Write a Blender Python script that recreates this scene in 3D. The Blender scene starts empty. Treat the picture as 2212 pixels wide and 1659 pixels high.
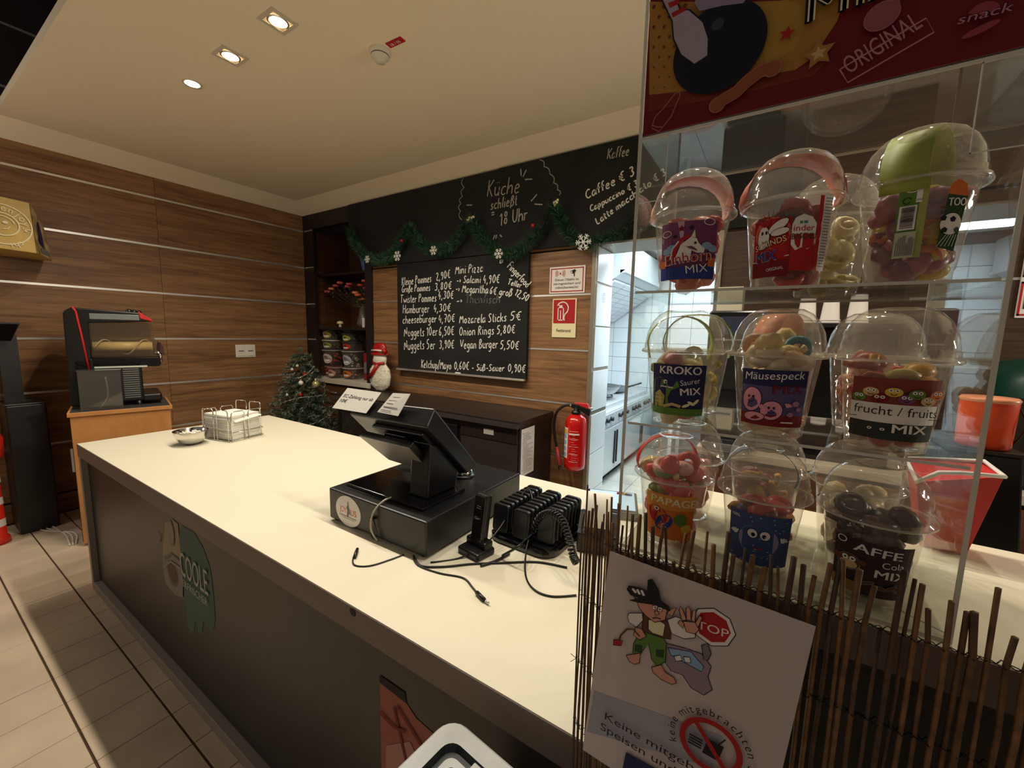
import bpy, math, random
from mathutils import Vector, Matrix
random.seed(7)
R_ = random.Random(11)
scene = bpy.context.scene
COL = scene.collection
PI = math.pi
# ------------------------------------------------------------------ camera
HC = 1.48
yaw, pitch, roll, FPX = -0.566842407, -0.12167016, 0.021588885, 882.668
CF = Vector((math.sin(yaw)*math.cos(pitch), math.cos(yaw)*math.cos(pitch), math.sin(pitch)))
r0 = Vector((math.cos(yaw), -math.sin(yaw), 0)); u0 = r0.cross(CF)
CR = math.cos(roll)*r0 + math.sin(roll)*u0
CU = -math.sin(roll)*r0 + math.cos(roll)*u0
cam = bpy.data.cameras.new('camera'); camo = bpy.data.objects.new('camera', cam); COL.objects.link(camo)
cam.sensor_width = 36; cam.lens = 36*FPX/2212; cam.clip_start = .01; cam.clip_end = 60
camo.matrix_world = Matrix(((CR.x, CU.x, -CF.x, 0), (CR.y, CU.y, -CF.y, 0), (CR.z, CU.z, -CF.z, HC), (0, 0, 0, 1)))
scene.camera = camo

def at(px, py, X=None, Y=None, Z=None):
    d = (px-1106)/FPX*CR - (py-829.5)/FPX*CU + CF
    if Y is not None: t = Y/d.y
    elif X is not None: t = X/d.x
    else: t = (Z-HC)/d.z
    return Vector((d.x*t, d.y*t, d.z*t+HC))

# ------------------------------------------------------------------ world, exposure, lights
w = bpy.data.worlds.new('world'); scene.world = w; w.use_nodes = True
w.node_tree.nodes['Background'].inputs[0].default_value = (1.0, .88, .76, 1)
w.node_tree.nodes['Background'].inputs[1].default_value = .14
vs = scene.view_settings
vs.view_transform = 'Standard'; vs.look = 'None'; vs.gamma = 1; vs.use_curve_mapping = False
vs.exposure = 0.0
scene.cycles.max_bounces = 8; scene.cycles.diffuse_bounces = 4; scene.cycles.glossy_bounces = 4
scene.cycles.transmission_bounces = 6; scene.cycles.transparent_max_bounces = 40
scene.cycles.caustics_reflective = False; scene.cycles.caustics_refractive = False
scene.cycles.sample_clamp_indirect = 4
scene.cycles.use_denoising = True
CEIL = 2.866

def spot(name, loc, power, color, size=120, blend=.6, rad=.03, tgt=None):
    l = bpy.data.lights.new(name, 'SPOT'); l.energy = power; l.color = color
    l.spot_size = math.radians(size); l.spot_blend = blend; l.shadow_soft_size = rad
    o = bpy.data.objects.new(name, l); o.location = loc; COL.objects.link(o)
    if tgt is not None:
        o.rotation_euler = (Vector(tgt)-Vector(loc)).to_track_quat('-Z', 'Y').to_euler()
    return o
def area(name, loc, power, color, sx, sy, rot=(0, 0, 0)):
    l = bpy.data.lights.new(name, 'AREA'); l.shape = 'RECTANGLE'; l.size = sx; l.size_y = sy
    l.energy = power; l.color = color
    o = bpy.data.objects.new(name, l); o.location = loc; o.rotation_euler = rot; COL.objects.link(o)
    return o
WARM = (1.0, .91, .76)
for i, x in enumerate((-2.936, -2.476, -2.02, -1.56, -1.10, -.64, -.18, .28)):
    spot('downlight_lamp', (x, 1.13, CEIL-.02), (40, 40, 39, 35, 30, 25, 22, 20)[i], WARM, 165, .8, .03)
# lamps on the guest side of the counter
spot('guest_side_lamp', (-4.2, .15, 3.9), 75, WARM, 32, .2, .05)
spot('guest_side_lamp', (-1.2, -1.6, 3.8), 8, WARM, 110, .8, .08)
spot('guest_side_lamp', (1.6, -1.0, 3.8), 3, WARM, 110, .8, .08)
def point(name, loc, power, color, rad=.12):
    l = bpy.data.lights.new(name, 'POINT'); l.energy = power; l.color = color; l.shadow_soft_size = rad
    o = bpy.data.objects.new(name, l); o.location = loc; COL.objects.link(o)
point('added_bar_fill', (2.6, 1.75, 1.8), 70, WARM)  # added fill without a fixture, brightens the ceiling and back wall
point('added_hall_fill', (-3.9, -.9, 2.2), 26, WARM)  # added fill on the hall side, lifts the left wall and ceiling
area('kitchen_tube_lamp', (-.6, 4.2, 2.42), 75, (.80, .93, 1.0), 1.2, 1.6)
area('kitchen_tube_lamp', (-.75, 3.3, 2.42), 25, (.80, .93, 1.0), .5, .5)

# ------------------------------------------------------------------ materials
def lin(c):
    c /= 255.0
    return c/12.92 if c <= .04045 else ((c+.055)/1.055)**2.4
def rgb(c): return (lin(c[0]), lin(c[1]), lin(c[2]), 1)
MATS = {}
def mat(name, c=(200, 200, 200), rough=.5, metal=0, spec=.5, emit=None, es=1, noise=None, bump=None, coat=0, trans=0):
    if name in MATS: return MATS[name]
    m = bpy.data.materials.new(name); m.use_nodes = True; nt = m.node_tree; b = nt.nodes['Principled BSDF']
    b.inputs['Base Color'].default_value = rgb(c); b.inputs['Roughness'].default_value = rough
    b.inputs['Metallic'].default_value = metal; b.inputs['Specular IOR Level'].default_value = spec
    if coat: b.inputs['Coat Weight'].default_value = coat; b.inputs['Coat Roughness'].default_value = .1
    if trans: b.inputs['Transmission Weight'].default_value = trans
    if emit: b.inputs['Emission Color'].default_value = rgb(emit); b.inputs['Emission Strength'].default_value = es
    if noise or bump:
        g = nt.nodes.new('ShaderNodeNewGeometry')
        n = nt.nodes.new('ShaderNodeTexNoise'); n.inputs['Scale'].default_value = (noise or bump)[0]
        n.inputs['Detail'].default_value = 5
        nt.links.new(g.outputs['Position'], n.inputs['Vector'])
        if noise:
            r = nt.nodes.new('ShaderNodeValToRGB'); k = noise[1]
            r.color_ramp.elements[0].position = .3; r.color_ramp.elements[1].position = .7
            r.color_ramp.elements[0].color = rgb([x*(1-k) for x in c]); r.color_ramp.elements[1].color = rgb([min(255, x*(1+k*.5)) for x in c])
            nt.links.new(n.outputs['Fac'], r.inputs['Fac']); nt.links.new(r.outputs['Color'], b.inputs['Base Color'])
        if bump:
            bp = nt.nodes.new('ShaderNodeBump'); bp.inputs['Strength'].default_value = bump[1]; bp.inputs['Distance'].default_value = .002
            nt.links.new(n.outputs['Fac'], bp.inputs['Height']); nt.links.new(bp.outputs['Normal'], b.inputs['Normal'])
    MATS[name] = m; return m
def wood(name, c1, c2, scale=(1.2, 1.2, 22), rough=.45):
    m = bpy.data.materials.new(name); m.use_nodes = True; nt = m.node_tree; b = nt.nodes['Principled BSDF']
    g = nt.nodes.new('ShaderNodeNewGeometry'); mp = nt.nodes.new('ShaderNodeMapping'); mp.inputs['Scale'].default_value = scale
    oi = nt.nodes.new('ShaderNodeObjectInfo'); ad = nt.nodes.new('ShaderNodeVectorMath'); ad.operation = 'ADD'
    ml = nt.nodes.new('ShaderNodeMath'); ml.operation = 'MULTIPLY'; ml.inputs[1].default_value = 7
    n = nt.nodes.new('ShaderNodeTexNoise'); n.inputs['Scale'].default_value = 1; n.inputs['Detail'].default_value = 8; n.inputs['Roughness'].default_value = .62
    n.inputs['Distortion'].default_value = .7
    n2 = nt.nodes.new('ShaderNodeTexNoise'); n2.inputs['Scale'].default_value = 4; n2.inputs['Detail'].default_value = 4
    mx = nt.nodes.new('ShaderNodeMix'); mx.inputs[0].default_value = .35
    r = nt.nodes.new('ShaderNodeValToRGB'); e = r.color_ramp.elements
    e[0].position = .34; e[0].color = rgb(c1); e[1].position = .64; e[1].color = rgb(c2)
    nt.links.new(g.outputs['Position'], mp.inputs['Vector']); nt.links.new(oi.outputs['Random'], ml.inputs[0])
    nt.links.new(mp.outputs[0], ad.inputs[0]); nt.links.new(ml.outputs[0], ad.inputs[1])
    nt.links.new(ad.outputs[0], n.inputs['Vector']); nt.links.new(ad.outputs[0], n2.inputs['Vector'])
    nt.links.new(n.outputs['Fac'], mx.inputs[2]); nt.links.new(n2.outputs['Fac'], mx.inputs[3])
    nt.links.new(mx.outputs[0], r.inputs['Fac']); nt.links.new(r.outputs['Color'], b.inputs['Base Color'])
    b.inputs['Roughness'].default_value = rough; b.inputs['Specular IOR Level'].default_value = .35
    bp = nt.nodes.new('ShaderNodeBump'); bp.inputs['Strength'].default_value = .25; bp.inputs['Distance'].default_value = .002
    nt.links.new(n.outputs['Fac'], bp.inputs['Height']); nt.links.new(bp.outputs['Normal'], b.inputs['Normal'])
    MATS[name] = m; return m
def clear(name, tint=(255, 255, 255), refl=.9, rough=.02, ior=1.45, haze=0, hazecol=(230, 225, 215), bump=0):
    """thin clear plastic: fresnel mix of see-through and gloss, with a little haze"""
    m = bpy.data.materials.new(name); m.use_nodes = True; nt = m.node_tree; nt.nodes.clear()
    out = nt.nodes.new('ShaderNodeOutputMaterial'); t = nt.nodes.new('ShaderNodeBsdfTransparent'); t.inputs[0].default_value = rgb(tint)
    g = nt.nodes.new('ShaderNodeBsdfGlossy'); g.inputs['Roughness'].default_value = rough; g.inputs['Color'].default_value = (1, 1, 1, 1)
    f = nt.nodes.new('ShaderNodeFresnel'); f.inputs['IOR'].default_value = ior
    k = nt.nodes.new('ShaderNodeMath'); k.operation = 'MULTIPLY'; k.inputs[1].default_value = refl; k.use_clamp = True
    mx = nt.nodes.new('ShaderNodeMixShader'); ge0 = nt.nodes.new('ShaderNodeNewGeometry'); io = nt.nodes.new('ShaderNodeMapRange'); io.inputs[3].default_value = ior; io.inputs[4].default_value = 1/ior
    nt.links.new(ge0.outputs['Backfacing'], io.inputs[0]); nt.links.new(io.outputs[0], f.inputs['IOR'])
    nt.links.new(f.outputs[0], k.inputs[0]); nt.links.new(k.outputs[0], mx.inputs[0])
    nt.links.new(g.outputs[0], mx.inputs[2])
    if haze:
        d = nt.nodes.new('ShaderNodeBsdfDiffuse'); d.inputs[0].default_value = rgb(hazecol)
        tl = nt.nodes.new('ShaderNodeBsdfTranslucent'); tl.inputs[0].default_value = rgb(hazecol)
        a = nt.nodes.new('ShaderNodeMixShader'); nt.links.new(d.outputs[0], a.inputs[1]); nt.links.new(tl.outputs[0], a.inputs[2])
        h = nt.nodes.new('ShaderNodeMixShader'); h.inputs[0].default_value = haze
        nt.links.new(t.outputs[0], h.inputs[1]); nt.links.new(a.outputs[0], h.inputs[2]); nt.links.new(h.outputs[0], mx.inputs[1])
    else: nt.links.new(t.outputs[0], mx.inputs[1])
    if bump:
        n = nt.nodes.new('ShaderNodeTexNoise'); n.inputs['Scale'].default_value = bump; n.inputs['Detail'].default_value = 2
        bp = nt.nodes.new('ShaderNodeBump'); bp.inputs['Strength'].default_value = .6; bp.inputs['Distance'].default_value = .004
        ge = nt.nodes.new('ShaderNodeNewGeometry'); nt.links.new(ge.outputs['Position'], n.inputs['Vector'])
        nt.links.new(n.outputs['Fac'], bp.inputs['Height']); nt.links.new(bp.outputs['Normal'], g.inputs['Normal']); nt.links.new(bp.outputs['Normal'], f.inputs['Normal'])
    nt.links.new(mx.outputs[0], out.inputs[0]); MATS[name] = m; return m

M_panel = wood('wood_panel', (98, 66, 42), (160, 118, 78))
M_oak = wood('beech_laminate', (196, 132, 74), (212, 150, 90), (6, 6, 3), .4)
M_dwood = wood('dark_wood', (70, 42, 26), (104, 68, 42))
M_black = mat('black_plastic', (18, 17, 17), .35)
M_blackg = mat('black_gloss', (12, 11, 11), .15, coat=.4)
M_dark = mat('dark_laminate', (38, 28, 24), .38)
M_post = mat('dark_post', (30, 20, 18), .5)
M_chalk = mat('chalkboard', (34, 34, 33), .75, spec=.25, noise=(3, .22))
M_chalkwhite = mat('chalk', (225, 222, 212), .9)
M_alu = mat('aluminium', (225, 220, 212), .34, metal=.85)
M_steel = mat('steel', (190, 192, 195), .28, metal=1)
M_chrome = mat('chrome', (225, 222, 215), .12, metal=1)
M_ceil = mat('ceiling_paint', (242, 226, 198), .85, bump=(40, .08))
M_white = mat('white_paper', (236, 232, 222), .7)
M_top = mat('worktop_cream', (230, 222, 198), .5, spec=.3)
M_edge = mat('worktop_edge', (120, 104, 94), .5)
M_cfront = mat('counter_black', (34, 31, 30), .36)
M_clear = clear('clear_plastic', bump=22)
M_cup = clear('cup_plastic', (252, 250, 247), .9, .07, 1.4, haze=.10, bump=45)
M_acryl = clear('acrylic', (250, 252, 250), .6, .01, 1.45, haze=.012)
M_tubc = clear('tub_clear', (240, 238, 232), 1.0, .06, 1.45, haze=.16, hazecol=(226, 222, 212))
M_rim = clear('lid_rim_plastic', (250, 248, 244), 1.0, .1, 1.45, haze=.4, hazecol=(240, 236, 228))
M_aedge = mat('acrylic_edge', (232, 228, 214), .35, trans=.25)  # pale colour stands in for the light that the edges catch

# ------------------------------------------------------------------ object helpers
WM = {}
def tag(o, label=None, cat=None, group=None, kind=None):
    if label: o['label'] = label
    if cat: o['category'] = cat
    if group: o['group'] = group
    if kind: o['kind'] = kind
    return o
def empty(name, loc=(0, 0, 0), rz=0, label=None, cat=None, group=None, rot=None):
    o = bpy.data.objects.new(name, None); COL.objects.link(o); o.location = loc; o.empty_display_size = .05
    o.rotation_euler = rot if rot else (0, 0, rz)
    WM[o] = Matrix.Translation(loc) @ o.rotation_euler.to_matrix().to_4x4()
    return tag(o, label, cat, group)
class MB:
    def __init__(s): s.v = []; s.f = []; s.m = []; s.mats = []; s.sm = []
    def mi(s, m):
        if m not in s.mats: s.mats.append(m)
        return s.mats.index(m)
    def add(s, vs, fs, m, smooth=False):
        b = len(s.v); s.v += [tuple(v) for v in vs]; i = s.mi(m)
        for f in fs: s.f.append(tuple(b+k for k in f)); s.m.append(i); s.sm.append(smooth)
        return s
    def box(s, x0, x1, y0, y1, z0, z1, m):
        return s.add([(x0, y0, z0), (x1, y0, z0), (x1, y1, z0), (x0, y1, z0), (x0, y0, z1), (x1, y0, z1), (x1, y1, z1), (x0, y1, z1)],
                     [(0, 3, 2, 1), (4, 5, 6, 7), (0, 1, 5, 4), (1, 2, 6, 5), (2, 3, 7, 6), (3, 0, 4, 7)], m)
    def hexa(s, b, t, m):
        return s.add(list(b)+list(t), [(0, 3, 2, 1), (4, 5, 6, 7), (0, 1, 5, 4), (1, 2, 6, 5), (2, 3, 7, 6), (3, 0, 4, 7)], m)
    def quad(s, a, b, c, d, m): return s.add([a, b, c, d], [(0, 1, 2, 3)], m)
    def lathe(s, prof, m, c=(0, 0, 0), n=32, cap0=False, cap1=False, sy=1, wob=None, smooth=True):
        vs = []; fs = []
        for k, (r, z) in enumerate(prof):
            for i in range(n):
                a = 2*PI*i/n; rr = r*(wob(a, z) if wob else 1)
                vs.append((c[0]+rr*math.cos(a), c[1]+rr*sy*math.sin(a), c[2]+z))
        for k in range(len(prof)-1):
            for i in range(n):
                j = (i+1) % n; fs.append((k*n+i, k*n+j, (k+1)*n+j, (k+1)*n+i))
        if cap0: fs.append(tuple(reversed(range(n))))
        if cap1: fs.append(tuple((len(prof)-1)*n+i for i in range(n)))
        return s.add(vs, fs, m, smooth)
    def tube(s, pts, r, m, n=8, closed=False, smooth=True, taper=None):
        pts = [Vector(p) for p in pts]; N = len(pts); vs = []; fs = []; up = None
        for i, p in enumerate(pts):
            a = pts[(i-1) % N] if (closed or i > 0) else p; b = pts[(i+1) % N] if (closed or i < N-1) else p
            t = (b-a); t = t.normalized() if t.length > 1e-9 else Vector((0, 0, 1))
            if up is None: up = Vector((0, 0, 1)) if abs(t.z) < .9 else Vector((1, 0, 0))
            s1 = t.cross(up); s1 = s1.normalized() if s1.length > 1e-6 else t.orthogonal().normalized()
            up2 = s1.cross(t).normalized(); up = up2; rr = r*(taper(i/(N-1)) if taper else 1)
            for k in range(n):
                an = 2*PI*k/n; vs.append(p+rr*(math.cos(an)*s1+math.sin(an)*up2))
        M = N if closed else N-1
        for i in range(M):
            for k in range(n):
                fs.append((i*n+k, i*n+(k+1) % n, ((i+1) % N)*n+(k+1) % n, ((i+1) % N)*n+k))
        if not closed: fs.append(tuple(range(n))[::-1]); fs.append(tuple((N-1)*n+k for k in range(n)))
        return s.add(vs, fs, m, smooth)
    def prism(s, poly, ax, a, b, m):
        """poly: 2D outline in the two other axes, extruded along axis ax from a to b"""
        def mk(p, t):
            return {'x': (t, p[0], p[1]), 'y': (p[0], t, p[1]), 'z': (p[0], p[1], t)}[ax]
        n = len(poly); vs = [mk(p, a) for p in poly]+[mk(p, b) for p in poly]
        return s.add(vs, [tuple(range(n))[::-1], tuple(range(n, 2*n))]+[(i, (i+1) % n, n+(i+1) % n, n+i) for i in range(n)], m)
    def ball(s, c, r, m, n=10, k=7, sc=(1, 1, 1), rot=None):
        vs = []; fs = []
        for j in range(1, k):
            t = PI*j/k
            for i in range(n):
                a = 2*PI*i/n; vs.append(Vector((r*sc[0]*math.sin(t)*math.cos(a), r*sc[1]*math.sin(t)*math.sin(a), r*sc[2]*math.cos(t))))
        vs += [Vector((0, 0, r*sc[2])), Vector((0, 0, -r*sc[2]))]
        if rot is not None: vs = [rot @ v for v in vs]
        vs = [v+Vector(c) for v in vs]
        for j in range(k-2):
            for i in range(n): fs.append((j*n+i, (j+1)*n+i, (j+1)*n+(i+1) % n, j*n+(i+1) % n))
        T = (k-1)*n
        for i in range(n): fs.append((T, i, (i+1) % n)); fs.append((T+1, (k-2)*n+(i+1) % n, (k-2)*n+i))
        return s.add(vs, fs, m, True)
    def build(s, name, parent=None, bevel=0, world=False, label=None, cat=None, group=None, kind=None, seg=2):
        me = bpy.data.meshes.new(name); vs = s.v
        if world and parent is not None and parent in WM:
            inv = WM[parent].inverted(); vs = [inv @ Vector(v) for v in vs]
        me.from_pydata([tuple(v) for v in vs], [], s.f)
        for m in s.mats: me.materials.append(m)
        me.polygons.foreach_set('material_index', s.m); me.polygons.foreach_set('use_smooth', s.sm); me.update()
        o = bpy.data.objects.new(name, me); COL.objects.link(o)
        if parent is not None: o.parent = parent; WM[o] = WM.get(parent, Matrix())
        else: WM[o] = Matrix()
        if bevel:
            b = o.modifiers.new('bevel', 'BEVEL'); b.width = bevel; b.segments = seg; b.limit_method = 'ANGLE'; b.angle_limit = math.radians(40)
        return tag(o, label, cat, group, kind)
def dup(o, loc=None, rz=None, parent=None, **k):
    c = o.copy(); COL.objects.link(c)
    if parent is not None: c.parent = parent
    if loc is not None: c.location = loc
    if rz is not None: c.rotation_euler = (c.rotation_euler[0], c.rotation_euler[1], rz)
    for ch in kids.get(o, ()): dup(ch, parent=c)
    return tag(c, **k)
kids = {}
def index_kids():
    kids.clear()
    for o in bpy.data.objects:
        if o.parent: kids.setdefault(o.parent, []).append(o)
def struct(name, mb, label=None, parent=None, bevel=0):
    o = mb.build(name, parent, bevel=bevel); o['kind'] = 'structure'
    if label: o['label'] = label
    return o

# ------------------------------------------------------------------ flat print: shapes and lettering laid on a surface
TXT = {}
def text2d(s, off=0.0):
    k = (s, off)
    if k in TXT: return TXT[k]
    c = bpy.data.curves.new('t', 'FONT'); c.body = s; c.resolution_u = 3; c.offset = off
    o = bpy.data.objects.new('t', c); me = bpy.data.meshes.new_from_object(o)
    vs = [(v.co.x, v.co.y) for v in me.vertices]; fs = [tuple(p.vertices) for p in me.polygons]
    bpy.data.objects.remove(o); bpy.data.curves.remove(c); bpy.data.meshes.remove(me)
    if vs:
        x0 = min(v[0] for v in vs); x1 = max(v[0] for v in vs); vs = [(v[0]-x0, v[1]) for v in vs]; w_ = x1-x0
    else: w_ = .3
    TXT[k] = (vs, fs, w_); return TXT[k]
# single-stroke handwriting: x,y pairs on a grid (baseline 0, x-height 5, caps 9)
G = {
'a': (5, '4 4.6 2 5 .4 3 .6 .6 2 0 3.6 1.4 4.2 4.8;4.2 4.8 4 1 4.8 0'), 'b': (5, '.6 9 .6 0;.6 3 2.4 5 4.2 3.6 4 .8 2 0 .6 .8'),
'c': (4.4, '4 4.4 2.4 5 .6 3.4 .6 1 2.4 0 4 .8'), 'd': (5, '4.2 9 4.2 0;4.2 3.6 2.4 5 .6 3.4 .6 1 2.4 0 4.2 1.4'),
'e': (4.6, '.6 2.6 4 3 3.4 4.8 1.8 5 .6 3 .8 .8 2.4 0 4 .8'), 'f': (3.4, '3.6 8.4 2.4 9 1.4 7.6 1.4 0;0 5 3 5'),
'g': (5, '4 4.6 2.2 5 .6 3.4 .8 1 2.6 .6 4 2.4;4.2 5 4.2 -1.6 2.6 -3.4 .6 -2.4'), 'h': (5, '.6 9 .6 0;.6 3 2.4 5 4 4 4.2 0'),
'i': (2, '1 5 1 .8 1.6 0;1 7 1.2 7.3'), 'k': (4.6, '.6 9 .6 0;4 5 .8 2.4;1.6 3 4.2 0'), 'l': (2.2, '1.4 9 1 5 1 1 2 0'),
'm': (7, '.6 5 .6 0;.6 3.4 2 5 3.2 4 3.2 0;3.2 3.4 4.8 5 6 4 6.2 0'), 'n': (5, '.6 5 .6 0;.6 3.4 2.4 5 4 4 4.2 0'),
'o': (5, '2.4 5 .6 3.6 .6 1.2 2.4 0 4.2 1.4 4.2 3.6 2.4 5'), 'p': (5, '.6 5 .6 -3.4;.6 4 2.4 5 4.2 3.6 4 1 2.2 0 .6 1'),
'r': (3.6, '.6 5 .6 0;.6 3 2 4.8 3.6 4.6'), 's': (4, '3.6 4.6 2 5 .8 4 2 2.7 3.4 1.4 2.2 0 .4 .6'), 't': (3.4, '1.4 8 1.4 1 2.4 0 3.2 .6;0 5.4 3 5.6'),
'u': (5, '.6 5 .6 1.4 1.8 0 3.6 .8 4.2 3;4.2 5 4.2 0'), 'w': (6.4, '.4 5 1.6 0 3.2 4 4.6 0 6 5'), 'z': (4.6, '.6 5 4 5 .6 0 4.2 0'),
'x': (4.4, '.6 5 4 0;4 5 .6 0'), 'y': (5, '.6 5 2.4 1;4.4 5 1.6 -2.4 .2 -3'), 'v': (4.6, '.4 5 2.2 0 4.2 5'),
'\u00fc': (5, '.6 5 .6 1.4 1.8 0 3.6 .8 4.2 3;4.2 5 4.2 0;1.4 7 1.5 7.3;3.4 7 3.5 7.3'),
'\u00df': (5, '.6 -1.6 .8 7.4 2.4 9 4 7.6 2.2 5.2 4.4 3 3.6 .6 1.8 0'),
'A': (6, '.2 0 3 9 5.6 0;1.2 3.4 4.8 3.4'), 'B': (5.6, '.8 0 .8 9 3.8 8.4 4 6 .8 4.8;.8 4.8 4.6 4 4.6 1 .8 0'), 'C': (6, '5.4 7.6 3.4 9 .8 6.4 .8 2.4 3.2 0 5.6 1.4'),
'F': (5, '.8 0 .8 9;.2 9 4.8 9;.8 5 4 5'), 'G': (6, '5.2 7.8 3.2 9 .8 6 .8 2 3.4 0 5.4 2 5.4 4 3.4 4'), 'H': (6.2, '.8 9 .8 0;5.4 9 5.4 0;.8 4.6 5.4 4.8'),
'K': (5.6, '.8 9 .8 0;5 9 1 4.2;1.6 5 5.2 0'), 'M': (7.6, '.4 0 1.4 9 3.6 3 5.8 9 6.8 0'), 'N': (6.2, '.6 0 .8 9 5 .4 5.4 9'),
'O': (6.4, '3.2 9 .8 6.6 .8 2.4 3.2 0 5.6 2.4 5.6 6.6 3.2 9'), 'P': (5.4, '.8 0 .8 9 4.2 8.6 4.6 5.6 .8 4.4'), 'R': (5.8, '.8 0 .8 9 4.2 8.6 4.6 5.8 .8 4.6;2.4 4.6 5 0'),
'S': (5.4, '4.8 8 2.8 9 .8 7.4 2.8 4.8 4.8 2.4 2.8 0 .4 1'), 'T': (6, '0 9 6 9;3 9 2.8 0'), 'V': (6, '.4 9 2.8 0 5.6 9'), 'L': (5, '1 9 .8 0 4.6 .4'), 'U': (6, '.6 9 .6 2 2.8 0 5 2 5.2 9'),
'0': (5, '2.4 9 .6 6.6 .6 2.4 2.4 0 4.2 2.4 4.2 6.6 2.4 9'), '1': (3.4, '.2 6.4 2.2 9 2 0'), '2': (5, '.6 7.4 2.4 9 4.2 7 .4 0 4.6 .2'),
'3': (4.8, '.6 8 2.4 9 4 7.2 2.2 5 4.4 2.6 2.4 0 .4 1'), '4': (5, '2.4 9 .4 3.4 4.6 3.6;3.6 5.4 3.4 0'), '5': (5, '4.4 9 1.2 9 .8 5.2 3.2 5.4 4.2 3 2.6 .2 .6 .4'),
'6': (5, '3.8 9 1.2 6 .6 2 2.4 0 4.2 2 2.6 4.4 .8 3'), '7': (5, '.4 9 4.6 9 2 0;1 4.6 4 4.6'), '8': (5, '2.4 4.8 .8 7 2.4 9 4 7 2.4 4.8 .6 2.2 2.4 0 4.2 2.2 2.4 4.8'),
'9': (5, '4 6.4 2.4 4.6 .8 6.4 2.4 9 4 7.4 3.8 2 2.4 0'), ',': (2, '1 1 .4 -1.6'), '\u20ac': (5.6, '5 8.2 3.4 8.8 1.4 6 1.4 2.6 3.2 0 5 .8;0 5.4 4 5.6;0 3.4 3.8 3.6'),
'/': (4, '.2 -1 3.8 10'), '-': (4, '.4 3 3.4 3.2'), '>': (3, '.4 4.8 2.4 3.1 .6 1.6'), '*': (5, '.4 2 4 7;.4 7 4 2;2.2 1 2.2 8;0 4.5 4.4 4.5'), ' ': (2.6, ''), '.': (2, '.8 0 1 .3'), '!': (2.4, '1.2 9 1 2.6;1 0 1 .4')}
def strokes_of(s):
    out = []; x = 0
    for ch in s:
        wd, st = G.get(ch, G[' '])
        for p in st.split(';'):
            n = [float(q) for q in p.split()]
            if len(n) >= 4:
                pts = [(x+n[i], n[i+1]) for i in range(0, len(n), 2)]
                for _ in range(2 if len(pts) > 2 else 0):
                    q = [pts[0]]
                    for a, b in zip(pts, pts[1:]):
                        q += [(a[0]*.75+b[0]*.25, a[1]*.75+b[1]*.25), (a[0]*.25+b[0]*.75, a[1]*.25+b[1]*.75)]
                    pts = q+[pts[-1]]
                out.append(pts)
        x += wd+.9
    return out, max(x-.9, .1)
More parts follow.
